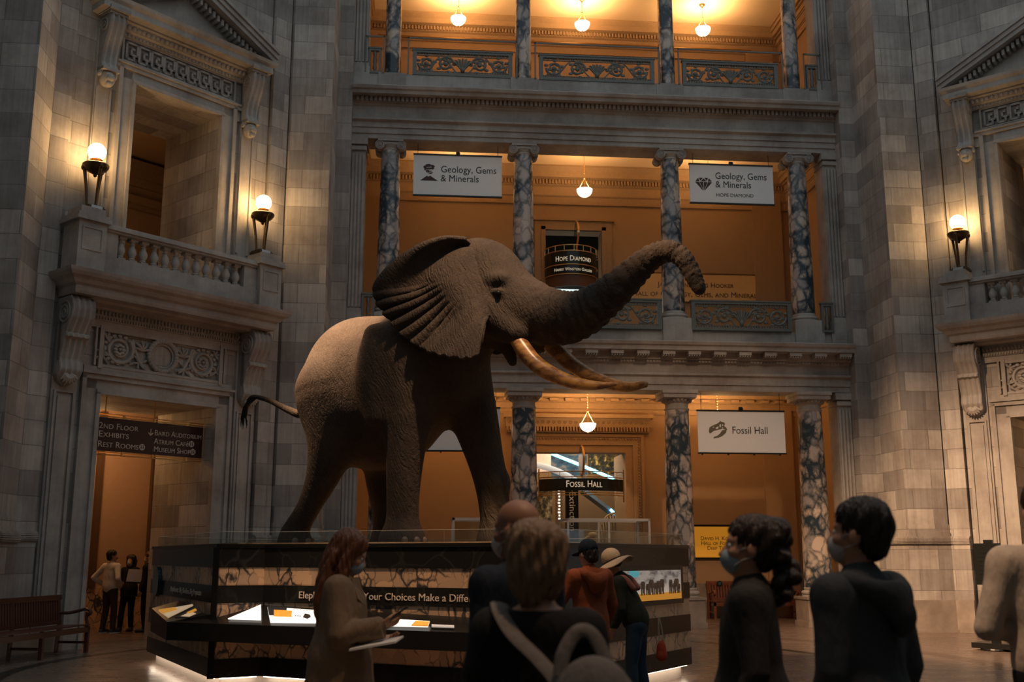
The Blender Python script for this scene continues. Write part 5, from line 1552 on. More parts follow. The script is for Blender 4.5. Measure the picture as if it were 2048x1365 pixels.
# ------------------------------------------------------------------ benches
def bench(name_mat, loc_, rz, ln, label, ndiv):
    """back toward +y, seat toward -y, right arm at +x"""
    q = empty('slatted_bench', label, 'bench', loc_, rz)
    m = name_mat
    b = MB()
    for i in range(6):
        b.box(-ln / 2, ln / 2, -.30 + i * .09, -.225 + i * .09, .43 + .004 * (5 - i), .455 + .004 * (5 - i))
    b.build('seat', m, q)
    MB().box(-ln / 2, ln / 2, -.3, -.27, .34, .43).build('apron', m, q)
    MB().box(-ln / 2 - .03, ln / 2 + .03, .27, .315, .87, .96).build('top_rail', m, q)
    MB().box(-ln / 2, ln / 2, .24, .28, .47, .53).build('lower_rail', m, q)
    n = int(ln / .075)
    for i in range(n):
        x = -ln / 2 + .06 + (ln - .12) * i / (n - 1)
        MB().raw([(x - .02, .245, .52), (x + .02, .245, .52), (x + .02, .265, .52), (x - .02, .265, .52), (x - .02, .28, .88), (x + .02, .28, .88), (x + .02, .3, .88), (x - .02, .3, .88)], [(3, 2, 1, 0), (4, 5, 6, 7), (0, 1, 5, 4), (2, 3, 7, 6), (1, 2, 6, 5), (3, 0, 4, 7)]).build('slat', m, q)
    for i in range(ndiv + 1):
        x = -ln / 2 + .03 + (ln - .06) * i / ndiv
        MB().box(x - .03, x + .03, -.3, -.24, 0, .44).build('leg', m, q)
        MB().tube([(x, .27, 0), (x, .25, .45), (x, .30, .92)], .04, 4).build('leg', m, q)
        MB().box(x - .02, x + .02, -.26, .24, .15, .19).build('stretcher', m, q)
    for sx in (-1, 1):
        x = sx * (ln / 2 - .03)
        P = spline([(x, .28, .66), (x, .1, .655), (x, -.08, .69), (x, -.2, .72), (x, -.29, .70), (x, -.31, .65), (x, -.26, .62)], 20)
        MB().tube(P, .035, 8, squash=(.8, 1)).tube([(x, -.27, .44), (x, -.24, .56), (x, -.25, .67)], .028, 8).build('armrest', m, q, True)
    return q
bench('bench_wood', (-6.13, 18.25, 0), R(78) , 2.9, 'dark slatted wooden bench standing before the far left pier', 2)
bench('bench_wood_red', (8.95, 28.45, 0), 0, 2.3, 'reddish slatted bench under the amber plaque', 2)
b = MB()
tag(MB().raw([(9.72, 28.35, .86), (9.98, 28.33, .80), (10.06, 28.30, .64), (9.9, 28.27, .55), (9.74, 28.3, .6), (9.72, 28.72, .90), (9.98, 28.74, .84), (10.06, 28.74, .66), (9.9, 28.74, .58), (9.74, 28.72, .62)], [(0, 1, 2, 3, 4), (9, 8, 7, 6, 5)] + [(i, i + 5, (i + 1) % 5 + 5, (i + 1) % 5) for i in range(5)]).build('folded_coat', 'dark_metal'), 'dark coat slung over the right end of the reddish bench', 'coat')
q = empty('round_sticker', 'small round blue notice fixed to the reddish bench back', 'notice', (8.12, 28.7, .9))
MB().raw([(.07 * math.cos(2 * math.pi * j / 20), y, .07 * math.sin(2 * math.pi * j / 20)) for y in (-.02, 0) for j in range(20)], [tuple(range(20)), tuple(range(39, 19, -1))] + [(j, 20 + j, 20 + (j + 1) % 20, (j + 1) % 20) for j in range(20)]).build('disc', 'sign_black', q)
plain('notice_blue', (.05, .25, .4), .5, var=.05)
MB().box(-.04, .04, -.024, -.02, .02, .03).box(-.04, .04, -.024, -.02, -.005, .005).box(-.035, .035, -.024, -.02, -.03, -.02).build('notice_lines', 'notice_blue', q)

# ------------------------------------------------------------------ information stand at the right
q = empty('information_stand', 'black information stand by the right doorway, partly behind the beige sweater', 'stand', (10.15, 18.55, 0), R(-52))
MB().box(-.36, .36, -.2, .2, .04, .13).build('base', 'dark_metal', q)
MB().lathe([(.26, 0), (.27, .02), (.26, .04)], seg=24).build('foot', 'dark_metal', q)
MB().box(-.07, .07, -.04, .04, .13, 1.9).build('post', 'dark_metal', q)
MB().box(-.24, .24, -.07, -.04, 1.12, 1.84).build('panel', 'sign_black', q)
b = MB()
for i in range(6):
    b.box(-.17, .17 - .04 * (i % 3), -.074, -.07, 1.3 + i * .075, 1.325 + i * .075)
b.build('panel_lines', 'dark_metal', q)
# ------------------------------------------------------------------ people
def cloth(name, col, var=.3, bump=.9):
    plain(name, col, .85, 0, var, 5, bump, .05, stretch=(1, 1, .45), spec=.2)
cloth('jumper_white', (.52, .48, .44)); cloth('trousers_brown', (.045, .034, .026)); cloth('black_cloth', (.012, .012, .013)); cloth('dark_navy', (.010, .016, .026))
cloth('trench_beige', (.20, .138, .088)); cloth('rust_cloth', (.22, .058, .022)); cloth('denim', (.030, .052, .080)); cloth('hat_khaki', (.50, .37, .24)); cloth('pink_cloth', (.32, .12, .09))
cloth('charcoal_wool', (.030, .028, .027)); cloth('hoodie_grey', (.052, .055, .060)); cloth('beige_knit', (.42, .335, .26)); cloth('bag_grey', (.16, .14, .125)); cloth('red_bag', (.45, .06, .025)); cloth('olive_cloth', (.022, .024, .017))
plain('skin_tone', (.42, .22, .14), .55, var=.08, scale=10, bump=.05)
plain('skin_dark', (.25, .12, .07), .55, var=.1, scale=10, bump=.05)
def hairmat(name, col):
    plain(name, col, .42, 0, .6, 3, 1.0, .02, stretch=(20, 20, 1.6))
hairmat('hair_black', (.012, .009, .007)); hairmat('hair_brown', (.10, .042, .020)); hairmat('hair_greyblond', (.22, .135, .075)); hairmat('hair_dark', (.026, .014, .009)); hairmat('hair_auburn', (.16, .058, .022))
plain('mask_blue', (.24, .33, .38), .8, var=.08, bump=.1); plain('mask_white', (.42, .40, .38), .8, var=.08, bump=.1)
plain('shoe_dark', (.02, .02, .022), .6); plain('shoe_sole', (.55, .55, .55), .7); plain('paper_white', (.7, .68, .64), .7, var=.04, bump=0); plain('phone_dark', (.03, .03, .035), .25)
plain('eye_white', (.6, .58, .55), .3, var=.02, bump=0); plain('eye_iris', (.03, .02, .015), .2, var=.1, bump=0)

def rotz(a):
    c, s = math.cos(a), math.sin(a); return np.array([[c, -s, 0], [s, c, 0], [0, 0, 1.]])
def rotx(a):
    c, s = math.cos(a), math.sin(a); return np.array([[1., 0, 0], [0, c, -s], [0, s, c]])
def hand(F, wr, d, nrm, thumb, curl, k_):
    """palm, four unequal bent fingers and a thumb on the side"""
    d = np.array(d, float); d /= np.linalg.norm(d)
    n_ = np.array(nrm, float); n_ -= d * (n_ @ d); n_ /= np.linalg.norm(n_)
    s_ = np.cross(d, n_) * thumb
    wr = np.array(wr, float)
    F.ell(wr + d * .045 * k_, (.042 * k_, .017 * k_, .052 * k_), .02, np.stack([s_, n_, d], 1))
    for off, ln, r_ in ((.031, .072, .0092), (.011, .082, .0095), (-.010, .076, .0092), (-.029, .060, .0082)):
        p = wr + (d * .082 + s_ * off) * k_; a = .12
        pts = [np.r_[p, r_ * 1.05 * k_]]
        for j, sl in enumerate((.45, .3, .25)):
            a += curl * (.9, 1.1, .8)[j]
            p = p + (d * math.cos(a) + n_ * math.sin(a) + s_ * off * 1.2) * ln * sl * k_
            pts.append(np.r_[p, r_ * (1 - .12 * j) * k_])
        F.chain(pts, .006)
    p = wr + (d * .022 + s_ * .034) * k_
    pts = [np.r_[p, .013 * k_], np.r_[p + (d * .032 + s_ * .022 + n_ * .012) * k_, .011 * k_], np.r_[p + (d * .058 + s_ * .02 + n_ * .03) * k_, .0095 * k_], np.r_[p + (d * .078 + s_ * .012 + n_ * .042) * k_, .008 * k_]]
    F.chain(pts, .008)

def person(label, loc_, rz, hgt, top, legs, skin, hair, group=None, lean=0., turn=0., nod=0., arms=None, feet=None, res=.011, sex='m', long_top=0., sleeves=True, mask=None, bulk=0., neckline=0.):
    k_ = hgt / 1.75
    q = empty('person', label, 'person', (loc_[0], loc_[1], 0), rz, group)
    B = rotx(-lean)
    pel = np.array([0, 0, .95])
    def up(p):
        return (pel + B @ (np.array(p, float) - pel)) * k_
    def K(p):
        return np.array(p, float) * k_
    sw = .185 if sex == 'm' else .165
    arms = arms or {}
    la = arms.get('l', ((-.24, -.03, 1.14), (-.23, .06, .90))); ra = arms.get('r', ((.24, -.03, 1.14), (.23, .06, .90)))
    lf, rf = feet or ((-.1, 0.), (.1, 0.))
    neck, hc = up((0, -.005, 1.47)), None
    HR = B.copy() @ rotz(turn) @ rotx(-nod)
    HR = rotz(0) @ HR
    base = up((0, .0, 1.52))
    def hp(p):
        return base + HR @ (np.array(p, float) * k_)
    # ---- the body: one continuous surface
    Z = 1.95 * k_
    F = Field((-.62, -.62 - .2 * abs(lean), -.0), (.62, .75 + .4 * abs(lean), Z), res)
    F.ell(up((0, .0, 1.28)), K((sw * .92, .105, .2)), .08, B); F.ell(up((0, 0, 1.06)), K((.14, .1, .17)), .08, B); F.ell(K((0, 0, .94)), K((.155, .11, .13)), .08)
    F.chain([np.r_[up((-sw * .95, -.01, 1.4)), .06 * k_], np.r_[up((0, -.02, 1.43)), .07 * k_], np.r_[up((sw * .95, -.01, 1.4)), .06 * k_]], .06)
    F.chain([np.r_[up((0, -.02, 1.42)), .062 * k_], np.r_[up((0, -.005, 1.49)), .054 * k_], np.r_[hp((0, .0, .05)), .052 * k_]], .04)
    fin = []
    for sx, (el, wr_) in ((-1, la), (1, ra)):
        sh = up((sx * sw, -.01, 1.41)); e_ = up(el); w_ = up(wr_)
        F.chain([np.r_[sh, .056 * k_], np.r_[(sh + e_) / 2, .047 * k_], np.r_[e_, .041 * k_], np.r_[e_ * .65 + w_ * .35, .041 * k_], np.r_[w_, .027 * k_]], .03)
        d = w_ - e_; d /= np.linalg.norm(d)
        hn = arms.get('lh' if sx < 0 else 'rh', ((-sx, .2, .1), .28))
        hand(F, w_, hn[2] if len(hn) > 2 else d, hn[0], (1 if len(hn) < 4 else hn[3]) * (1 if sx > 0 else -1), hn[1], k_)
        fin.append((sh, e_, w_))
    fts = []
    for sx, f_ in ((-1, lf), (1, rf)):
        hip = K((sx * .085, 0, .93)); an = K((f_[0], f_[1] - .03, .085)); kn = (hip + an) / 2 + K((0, .035, .02))
        F.chain([np.r_[hip, .085 * k_], np.r_[(hip + kn) / 2, .073 * k_], np.r_[kn, .054 * k_], np.r_[kn * .65 + an * .35, .055 * k_], np.r_[an, .036 * k_]], .05)
        toe = an + K((sx * .015, .17, -.05))
        F.chain([np.r_[an + K((0, -.03, -.045)), .035 * k_], np.r_[toe, .028 * k_]], .03)
        fts.append((hip, kn, an, toe))
    # head with face
    F.ell(hp((0, -.012, .155)), K((.076, .097, .088)), .02, HR); F.ell(hp((0, .022, .085)), K((.062, .072, .085)), .03, HR); F.ell(hp((0, .045, .025)), K((.042, .045, .032)), .03, HR)
    F.ell(hp((0, .07, .135)), K((.05, .02, .014)), .02, HR)
    for sx in (-1, 1):
        F.ell(hp((sx * .032, .094, .112)), K((.017, .013, .011)), .012, HR, cut=True)
        F.ell(hp((sx * .038, .062, .085)), K((.025, .025, .02)), .02, HR)
        F.ell(hp((sx * .077, -.008, .098)), K((.011, .024, .034)), .008, HR @ rotz(-sx * .35))
        F.ell(hp((sx * .011, .102, .068)), K((.01, .01, .009)), .008, HR)
    F.chain([np.r_[hp((0, .088, .115)), .010 * k_], np.r_[hp((0, .112, .073)), .014 * k_]], .012)
    F.ell(hp((0, .083, .043)), K((.024, .012, .007)), .006, HR); F.ell(hp((0, .08, .032)), K((.021, .012, .007)), .006, HR)
    body(F, 'body', skin, q, 1)
    for sx in (-1, 1):
        e_ = MB().ball(hp((sx * .032, .079, .112)), .0125 * k_, 12, 8).build('eye', 'eye_white', q, True)
        MB().ball(hp((sx * .032, .087, .112)), .0062 * k_, 10, 6).build('iris', 'eye_iris', e_, True)
    # ---- top
    g = .016
    T = Field((-.62, -.62 - .2 * abs(lean), .3 * k_), (.62, .75 + .4 * abs(lean), 1.75 * k_), res)
    T.ell(up((0, .0, 1.27)), K((sw + .012 + bulk, .125 + bulk, .21)), .1, B); T.ell(up((0, 0, 1.06)), K((.165 + bulk, .122 + bulk, .19)), .1, B)
    T.ell(up((0, .0, .98)) if lean > .2 else K((0, 0, .97)), K((.178, .132, .14)), .1)
    T.chain([np.r_[up((-sw * .98, -.01, 1.40)), .07 * k_], np.r_[up((0, -.025, 1.425)), .078 * k_], np.r_[up((sw * .98, -.01, 1.40)), .07 * k_]], .07)
    if long_top:
        T.chain([np.r_[K((0, 0, .95)), .165 * k_ + bulk], np.r_[K((0, -.01, .95 - long_top)), (.18 + .14 * long_top) * k_ + bulk]], .1)
    for sh, e_, w_ in fin:
        if sleeves:
            T.chain([np.r_[sh, .072 * k_ + bulk * .3], np.r_[(sh + e_) / 2, .062 * k_ + bulk * .5], np.r_[e_, .056 * k_ + bulk * .5], np.r_[(e_ + w_) / 2, .053 * k_ + bulk * .4], np.r_[e_ * .08 + w_ * .92, .044 * k_ + bulk * .3]], .05)
        else:
            T.chain([np.r_[sh, .072 * k_], np.r_[sh * .45 + e_ * .55, .066 * k_]], .05)
    if not neckline:
        T.chain([np.r_[up((0, -.02, 1.44)), .07 * k_], np.r_[up((0, -.01, 1.485)), .064 * k_]], .04)
    if neckline:
        T.ell(up((0, .03, 1.50)), K((.1, .1, .085)), .03, B, cut=True)
    if long_top:
        T.clip(2, (.92 - long_top) * k_)
    else:
        T.clip(2, (.86 if lean < .2 else .9) * k_)
    body(T, top[0], top[1], q)
    # ---- trousers and shoes
    L = Field((-.45, -.6, .05), (.45, .6, 1.1 * k_), res)
    L.ell(K((0, 0, .94)), K((.17, .122, .13)), .08)
    for hip, kn, an, toe in fts:
        L.chain([np.r_[hip, .098 * k_], np.r_[(hip + kn) / 2, .086 * k_], np.r_[kn, .070 * k_], np.r_[(kn + an) / 2, .068 * k_], np.r_[an + K((0, 0, .02)), .058 * k_]], .05)
    L.clip(2, .075)
    body(L, legs[0], legs[1], q)
    for hip, kn, an, toe in fts:
        s_ = Field(np.minimum(an, toe) - .15, np.maximum(an, toe) + .15, .009)
        s_.chain([np.r_[an + K((0, .0, .0)), .048 * k_], np.r_[an + K((0, -.035, -.04)), .045 * k_], np.r_[toe, .04 * k_]], .03)
        s_.chain([np.r_[an + K((0, -.01, -.035)), .046 * k_], np.r_[toe + K((0, -.04, 0)), .047 * k_]], .02)
        s_.clip(2, .022)
        sh_ = body(s_, 'shoe', 'shoe_dark', q)
        P = [an + K((0, -.08, 0)), toe + K((0, .035, 0))]
        m = MB(); pts = []
        for j in range(24):
            a = 2 * math.pi * j / 24
            c_ = (P[0] + P[1]) / 2; ln = np.linalg.norm((P[1] - P[0])[:2]) / 2
            dr = (P[1] - P[0])[:2] / np.linalg.norm((P[1] - P[0])[:2])
            u_, v_ = math.cos(a) * ln, math.sin(a) * .046 * k_
            pts.append((c_[0] + dr[0] * u_ - dr[1] * v_, c_[1] + dr[1] * u_ + dr[0] * v_))
        m.prism(pts, 0, .026).build('sole', 'shoe_sole' if legs[1] == 'trousers_brown' else 'shoe_dark', sh_)
    # ---- hair and headwear
    H = Field(base - .42, base + .42, min(res, .009))
    st, mt = hair
    if st in ('short', 'bob', 'long', 'curls', 'capped', 'hatted', 'bald', 'nape'):
        if st == 'bald':
            H.ell(hp((0, -.03, .12)), K((.081, .088, .05)), .02, HR)
            H.ell(hp((0, -.01, .20)), K((.09, .11, .062)), .02, HR, cut=True)
        elif st in ('capped', 'hatted'):
            H.ell(hp((0, -.03, .12)), K((.083, .09, .07)), .02, HR)
            if st == 'capped':
                H.ell(hp((0, -.06, .06)), K((.07, .05, .05)), .03, HR)
        else:
            H.ell(hp((0, -.02, .16)), K((.088, .108, .097)), .02, HR)
            H.ell(hp((0, -.055, .10)), K((.078, .062, .085)), .03, HR)
        if st == 'nape':
            for sx in (-1, 1):
                H.chain([np.r_[hp((sx * .05, -.015, .19)), .062 * k_], np.r_[hp((sx * .075, -.02, .09)), .040 * k_], np.r_[hp((sx * .062, -.02, .02)), .026 * k_]], .04)
            H.chain([np.r_[hp((0, -.055, .19)), .085 * k_], np.r_[hp((0, -.075, .09)), .066 * k_], np.r_[hp((0, -.062, .0)), .040 * k_], np.r_[hp((0, -.05, -.035)), .022 * k_]], .04)
        if st == 'bob':
            for sx in (-1, 1):
                H.chain([np.r_[hp((sx * .05, -.01, .19)), .06 * k_], np.r_[hp((sx * .078, -.01, .09)), .042 * k_], np.r_[hp((sx * .07, -.0, -.01)), .032 * k_]], .04)
            H.chain([np.r_[hp((0, -.07, .18)), .075 * k_], np.r_[hp((0, -.085, .06)), .062 * k_], np.r_[hp((0, -.08, -.03)), .045 * k_]], .04)
            for sx in (-.05, .05):
                H.chain([np.r_[hp((sx, -.08, .1)), .06 * k_], np.r_[hp((sx, -.08, -.02)), .04 * k_]], .03)
        if st == 'long':
            for sx in (-1, 1):
                H.chain([np.r_[hp((sx * .05, .0, .19)), .06 * k_], np.r_[hp((sx * .082, .0, .09)), .04 * k_], np.r_[up((sx * .09, .01, 1.46)), .04 * k_], np.r_[up((sx * .085, .05, 1.32)), .026 * k_]], .04, 20)
            H.chain([np.r_[hp((0, -.06, .17)), .085 * k_], np.r_[hp((0, -.085, .05)), .075 * k_], np.r_[up((.0, -.10, 1.42)), .075 * k_], np.r_[up((.0, -.13, 1.26)), .05 * k_]], .05, 20)
            for j in range(6):
                x = -.08 + .032 * j
                H.chain([np.r_[hp((x, -.09, .08)), .03 * k_], np.r_[up((x * 1.2, -.13, 1.36)), .03 * k_], np.r_[up((x * 1.3, -.13, 1.2 - .02 * (j % 3))), .012 * k_]], .015, 14)
        if st == 'curls':
            rnd = random.Random(3)
            H.ell(hp((0, -.115, .19)), K((.07, .06, .06)), .03, HR)
            for j in range(46):
                t = rnd.random()
                c_ = hp((rnd.uniform(-.06, .06), -.115 - .045 * math.sin(t * 3) + rnd.uniform(-.035, .03), .17 - .27 * t))
                H.ell(c_, (.028 * k_,) * 3, .008)
        if st not in ('bald',):
            H.ell(hp((0, .098, .07)), K((.066, .062, .095)), .02, HR, cut=True)
            if st in ('short', 'curls'):
                for sx in (-1, 1):
                    H.ell(hp((sx * .09, .02, .06)), K((.035, .05, .05)), .01, HR, cut=True)
        V, Q_h = H.mesh(); V = smooth_verts(V, Q_h, 1); Nn = vert_normals(V, Q_h)
        ang = np.arctan2(V[:, 0] - base[0], V[:, 1] - base[1])
        V = V + Nn * (.0035 * np.sin(ang * 23 + 3 * np.sin(V[:, 2] * 14)) + .003 * np.sin(ang * 41 + V[:, 2] * 33) + .003 * np.sin(V[:, 2] * 60 + ang * 9))[:, None]
        mesh_obj('hair', V, Q_h, mt, q, True)
        if st == 'capped':
            C_ = Field(base - .1, base + .36, .009)
            C_.ell(hp((0, -.015, .165)), K((.092, .112, .098)), .01, HR); C_.ell(hp((0, .0, .06)), K((.15, .16, .065)), .005, HR, cut=True); C_.ell(hp((0, -.1, .13)), K((.035, .05, .022)), .005, HR, cut=True)
            cp = body(C_, 'cap', 'dark_navy', q, 1)
            V = []; nn = 14
            for zz in (0, .006):
                for rr in (.09, .165):
                    for j in range(nn):
                        a = R(35) + R(110) * j / (nn - 1)
                        V.append(hp((rr * math.cos(a) * .95, rr * math.sin(a), .135 + zz - (.02 if rr > .1 else 0))))
            m = MB(); F_ = []
            for j in range(nn - 1):
                F_ += [(j, nn + j, nn + j + 1, j + 1), (2 * nn + j, 2 * nn + j + 1, 3 * nn + j + 1, 3 * nn + j), (nn + j, 3 * nn + j, 3 * nn + j + 1, nn + j + 1), (j, j + 1, 2 * nn + j + 1, 2 * nn + j)]
            m.raw(V, F_).build('cap_peak', 'dark_navy', cp)
        if st == 'hatted':
            C_ = Field(base - .35, base + .4, .009)
            C_.ell(hp((0, -.015, .185)), K((.098, .112, .105)), .02, HR); C_.ell(hp((0, -.015, .05)), K((.2, .2, .075)), .005, HR, cut=True)
            ht = body(C_, 'sun_hat', 'hat_khaki', q, 1)
            nn = 48; V = []; F_ = []
            for zz in (0, .008):
                for ri, rr in enumerate((.093, .135, .18, .205)):
                    for j in range(nn):
                        a = 2 * math.pi * j / nn
                        V.append(hp((rr * math.cos(a), -.015 + rr * 1.08 * math.sin(a), .135 + zz - .055 * (ri / 3) ** 1.2 + .018 * math.sin(3 * a + 1) * ri / 3)))
            for ri in range(3):
                for j in range(nn):
                    a_, b_ = ri * nn + j, ri * nn + (j + 1) % nn
                    F_ += [(a_, a_ + nn, b_ + nn, b_), (4 * nn + a_, 4 * nn + b_, 5 * nn + b_, 5 * nn + a_)]
            F_ += [(3 * nn + j, 7 * nn + j, 7 * nn + (j + 1) % nn, 3 * nn + (j + 1) % nn) for j in range(nn)]
            MB().raw(V, F_).build('brim', 'hat_khaki', ht, True)
            MB().tube([hp((.101 * math.cos(a), -.015 + .115 * math.sin(a), .148)) for a in np.linspace(0, 2 * math.pi, 40)], .006, 6, False).build('hat_band', 'trousers_brown', ht, True)
    if mask:
        M_ = Field(base - .2, base + .26, .007)
        M_.ell(hp((0, .046, .05)), K((.058, .060, .062)), .01, HR); M_.ell(hp((0, .092, .062)), K((.028, .022, .032)), .03, HR)
        M_.ell(hp((0, -.045, .06)), K((.12, .085, .14)), .01, HR, cut=True); M_.ell(hp((0, .09, .16)), K((.09, .1, .06)), .008, HR, cut=True)
        mk = body(M_, 'face_mask', mask, q, 1)
        for sx in (-1, 1):
            for z0, z1 in ((.085, .115), (.03, .075)):
                MB().tube([hp((sx * .055, .06, z0)), hp((sx * .072, .03, (z0 + z1) / 2 + .004)), hp((sx * .083, -.012, z1))], .0028 * k_, 5).build('mask_strap', 'mask_white', mk)
    return q, up, hp, K

# three visitors inside the left doorway
person('person in white long sleeved jumper seen from behind, hands on hips', (-6.50, 24.30), R(-32), 1.73, ('jumper', 'jumper_white'), ('trousers', 'trousers_brown'), 'skin_tone', ('short', 'hair_black'), turn=R(-35),
       arms={'l': ((-.40, -.12, 1.17), (-.22, .06, 1.0)), 'r': ((.36, -.14, 1.16), (.2, .1, 1.0))}, feet=((-.12, .0), (.12, .06)), res=.012)
person('person with dark bob and white mask facing the camera, holding paper', (-6.26, 24.92), R(166), 1.62, ('cardigan', 'black_cloth'), ('trousers', 'black_cloth'), 'skin_tone', ('bob', 'hair_black'), mask='mask_white', sex='f', long_top=.12,
       arms={'l': ((-.30, .12, 1.16), (-.46, .30, 1.20)), 'r': ((.24, .04, 1.12), (.08, .25, 1.1))}, feet=((-.1, .02), (.14, .1)), res=.012)
tag(MB().plate([(-.24, -.11), (.24, -.14), (.24, .13), (-.2, .15)], -.006, .006).build('paper_sheet', 'paper_white', None, loc=(-5.98, 24.48, 1.19), rz=R(14)), 'large grey paper held up between the visitors in the left doorway', 'paper')
person('person in long dark jacket at the edge of the left doorway, masked', (-5.78, 24.55), R(84), 1.70, ('jacket', 'black_cloth'), ('trousers', 'black_cloth'), 'skin_tone', ('short', 'hair_brown'), mask='mask_blue', long_top=.1, res=.012)

# woman walking past with a phone
q, up, hp, K = person('person with long auburn hair in a beige trench coat looking down at a phone', (-.46, 7.2), R(-94), 1.76, ('trench_coat', 'trench_beige'), ('trousers', 'trousers_brown'), 'skin_tone', ('long', 'hair_auburn'), mask='mask_blue', sex='f', nod=R(24), long_top=.55, bulk=.035,
       arms={'r': ((.23, .02, 1.13), (.19, .27, 1.19)), 'l': ((-.22, .02, 1.14), (-.02, .25, 1.10)), 'rh': ((-.5, -.1, .9), .45, (-.15, 1, .12)), 'lh': ((.3, .2, 1), .35)}, feet=((-.09, .25), (.09, -.22)), res=.008)
b = MB()
for sx in (-1, 1):
    b.raw([K((sx * .02, .10, 1.47)), K((sx * .10, .06, 1.47)), K((sx * .14, .11, 1.34)), K((sx * .06, .145, 1.30)), K((sx * .02, .11, 1.47)), K((sx * .10, .07, 1.475)), K((sx * .145, .12, 1.345)), K((sx * .06, .155, 1.30))], [(0, 1, 2, 3), (7, 6, 5, 4), (0, 4, 5, 1), (1, 5, 6, 2), (2, 6, 7, 3), (3, 7, 4, 0)])
b.build('lapel', 'trench_beige', q)
MB().tube([K((.178 * math.cos(a), .135 * math.sin(a), 1.07)) for a in np.linspace(0, 2 * math.pi, 30)], .02, 6, False, squash=(1.4, .5)).build('belt', 'trench_beige', q)
MB().tube([(.2, .29, 1.17), (.185, .2, 1.155), (.18, .13, 1.14)], [.058, .064, .066], 14).build('sleeve_cuff', 'trench_beige', q, True)
ph = empty('phone', 'dark phone in the hand of the trench coat visitor', 'phone', (-.46 + .36, 7.2 - .195, 1.262), R(-94))
ph.rotation_euler = (R(34), 0, R(-94))
MB().box(-.038, .038, -.08, .08, -.005, .005).build('phone_case', 'phone_dark', ph)
MB().box(-.034, .034, -.074, .074, .005, .0065).build('phone_screen', 'lit_navy', ph)
lf_ = tag(MB().raw([(-.16, -.09, 0), (.13, -.10, .05), (.15, .09, .07), (-.14, .10, .02), (-.16, -.09, .012), (.13, -.10, .062), (.15, .09, .082), (-.14, .10, .032)], [(3, 2, 1, 0), (4, 5, 6, 7), (0, 1, 5, 4), (1, 2, 6, 5), (2, 3, 7, 6), (3, 0, 4, 7)]).build('folded_leaflet', 'paper_white', None, loc=(-.22, 6.96, 1.045), rz=R(-8)), 'folded pale leaflet held low by the trench coat visitor', 'leaflet')

# bald man and the woman with the grey bag in front of him
person('tall bald person in dark navy jacket behind the grey haired visitor', (.46, 4.95), R(42), 1.86, ('jacket', 'dark_navy'), ('trousers', 'black_cloth'), 'skin_dark', ('bald', 'hair_dark'), mask='mask_white', turn=R(12), res=.009)
q, up, hp, K = person('person with greyish bob and black top seen from behind, grey bag on the back', (.43, 3.80), R(-14), 1.70, ('black_top', 'black_cloth'), ('trousers', 'black_cloth'), 'skin_tone', ('nape', 'hair_greyblond'), mask='mask_blue', sex='f', turn=R(-18), nod=R(4), neckline=1, sleeves=False, res=.008)
bg = empty('shoulder_bag', 'grey canvas bag slung low over the back of the black top visitor', 'bag', (.43, 3.80, 0), R(-14))
F = Field((-.1, -.5, .6), (.6, .1, 1.5), .01)
F.ell((.21, -.25, 1.12), (.145, .1, .19), .05); F.ell((.22, -.25, .98), (.16, .115, .12), .06); F.ell((.31, -.22, 1.05), (.09, .09, .15), .05); F.ell((.18, -.33, 1.02), (.1, .04, .1), .02)
body(F, 'bag_body', 'bag_grey', bg)
P = spline([(-.13, .07, 1.36), (-.135, .0, 1.452), (-.11, -.085, 1.42), (-.06, -.145, 1.36), (.02, -.165, 1.29), (.09, -.2, 1.22), (.14, -.23, 1.14)], 30)
MB().tube(P, .034, 8, squash=(.28, 1)).build('bag_strap', 'bag_grey', bg, True)
P = spline([(.10, -.23, 1.24), (.11, -.21, 1.31), (.15, -.18, 1.375), (.2, -.17, 1.37), (.25, -.19, 1.28), (.29, -.22, 1.15)], 26)
MB().tube(P, .024, 8, squash=(.4, 1)).build('bag_strap', 'bag_grey', bg, True)

# couple at the screen
q, up, hp, K = person('person in rust hooded jacket and navy cap facing the plinth screen', (1.76, 10.95), R(24), 1.76, ('jacket', 'rust_cloth'), ('trousers', 'black_cloth'), 'skin_tone', ('capped', 'hair_dark'), turn=R(8), nod=R(10), long_top=.12,
       arms={'l': ((-.30, .06, 1.16), (-.24, .26, 1.1)), 'r': ((.29, .02, 1.13), (.27, .12, .92))}, res=.01)
F = Field((-.3, -.4, 1.1), (.3, .2, 1.65), .01)
F.chain([(-.13, -.03, 1.46, .045), (-.1, -.12, 1.43, .05), (0, -.16, 1.38, .06), (.1, -.12, 1.43, .05), (.13, -.03, 1.46, .045)], .04, 20)
F.ell((0, -.15, 1.34), (.1, .05, .1), .06)
body(F, 'hood', 'rust_cloth', q)
q, up, hp, K = person('person in khaki sun hat and blue jeans stooping toward the plinth screen', (2.36, 11.55), R(66), 1.70, ('black_pullover', 'olive_cloth'), ('jeans', 'denim'), 'skin_tone', ('hatted', 'hair_dark'), mask='mask_blue', sex='f', lean=R(22), nod=R(4),
       arms={'l': ((-.24, .05, 1.14), (-.2, .22, .98)), 'r': ((.25, -.02, 1.14), (.24, .05, .92))}, feet=((-.1, .06), (.1, -.04)), res=.01)
F = Field((-.35, -.35, .9), (.35, .5, 1.7), .01)
for sx in (-1, 1):
    F.chain([np.r_[up((sx * .12, .12, 1.2)), .035], np.r_[up((sx * .13, .08, 1.42)), .035], np.r_[up((sx * .12, -.07, 1.44)), .035], np.r_[up((sx * .11, -.13, 1.3)), .035]], .03, 18)
body(F, 'vest_straps', 'pink_cloth', q)
bg = empty('hand_bag', 'small red bag hanging at the hip of the sun hat visitor', 'bag', (2.60, 11.48, .62), R(20))
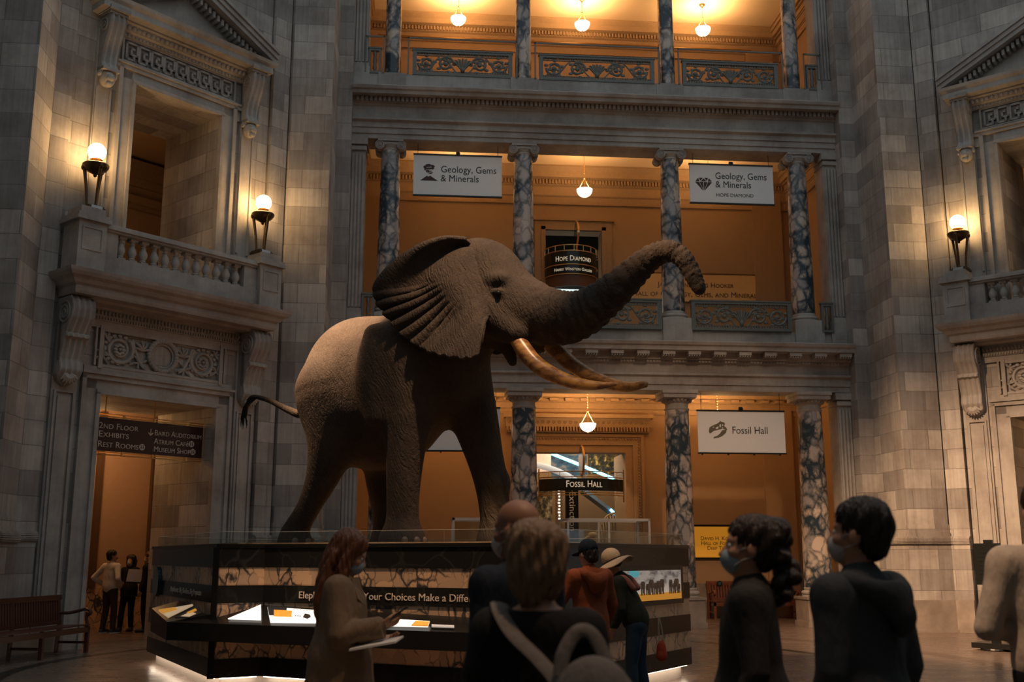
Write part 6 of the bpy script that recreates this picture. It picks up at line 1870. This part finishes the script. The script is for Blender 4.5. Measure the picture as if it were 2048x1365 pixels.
F = Field((-.15, -.12, -.15), (.15, .12, .25), .008)
F.ell((0, 0, .03), (.055, .04, .1), .03); F.ell((0, 0, -.03), (.06, .045, .05), .03)
body(F, 'bag_body', 'red_bag', bg)
MB().tube(spline([(-.03, 0, .1), (-.035, -.01, .26), (-.03, -.01, .37), (0, -.01, .26), (.03, 0, .1)], 20), .007, 6).build('bag_strap', 'bone', bg, True)

# the two dark figures on the right and the beige sweater
person('person with dark curly ponytail and pale blue mask looking left', (1.43, 4.62), R(70), 1.775, ('blazer', 'charcoal_wool'), ('trousers', 'black_cloth'), 'skin_tone', ('curls', 'hair_dark'), mask='mask_blue', sex='f', turn=R(8), nod=R(-6), long_top=.1, res=.008,
       arms={'r': ((.26, -.06, 1.13), (.22, .08, .92))})
q, up, hp, K = person('person with short black hair in dark grey hooded jacket looking left', (1.76, 4.22), R(32), 1.83, ('hooded_jacket', 'hoodie_grey'), ('trousers', 'black_cloth'), 'skin_tone', ('short', 'hair_black'), mask='mask_white', turn=R(20), nod=R(-5), long_top=.08, res=.008)
F = Field((-.35, -.45, 1.1), (.35, .25, 1.75), .009)
F.chain([(-.11, .06, 1.50, .04), (-.14, -.04, 1.52, .045), (-.10, -.11, 1.50, .042), (0, -.14, 1.48, .045), (.10, -.11, 1.50, .042), (.14, -.04, 1.52, .045), (.11, .06, 1.50, .04)], .04, 30)
F.chain([(0, -.12, 1.47, .07), (.02, -.17, 1.40, .055), (.03, -.16, 1.34, .03)], .05, 10); F.ell((0, -.08, 1.57), (.085, .09, .055), .04, cut=True)
body(F, 'hood', 'hoodie_grey', q)
person('person in beige sweater cut off by the right edge, back to the camera', (3.12, 5.15), R(-12), 1.97, ('sweater', 'beige_knit'), ('trousers', 'black_cloth'), 'skin_tone', ('short', 'hair_dark'), res=.01,
       arms={'l': ((-.285, -.02, 1.13), (-.06, .18, 1.12)), 'r': ((.285, -.02, 1.13), (.06, .22, 1.16)), 'lh': ((0, -.2, -1), .4), 'rh': ((0, -.2, -1), .4)})
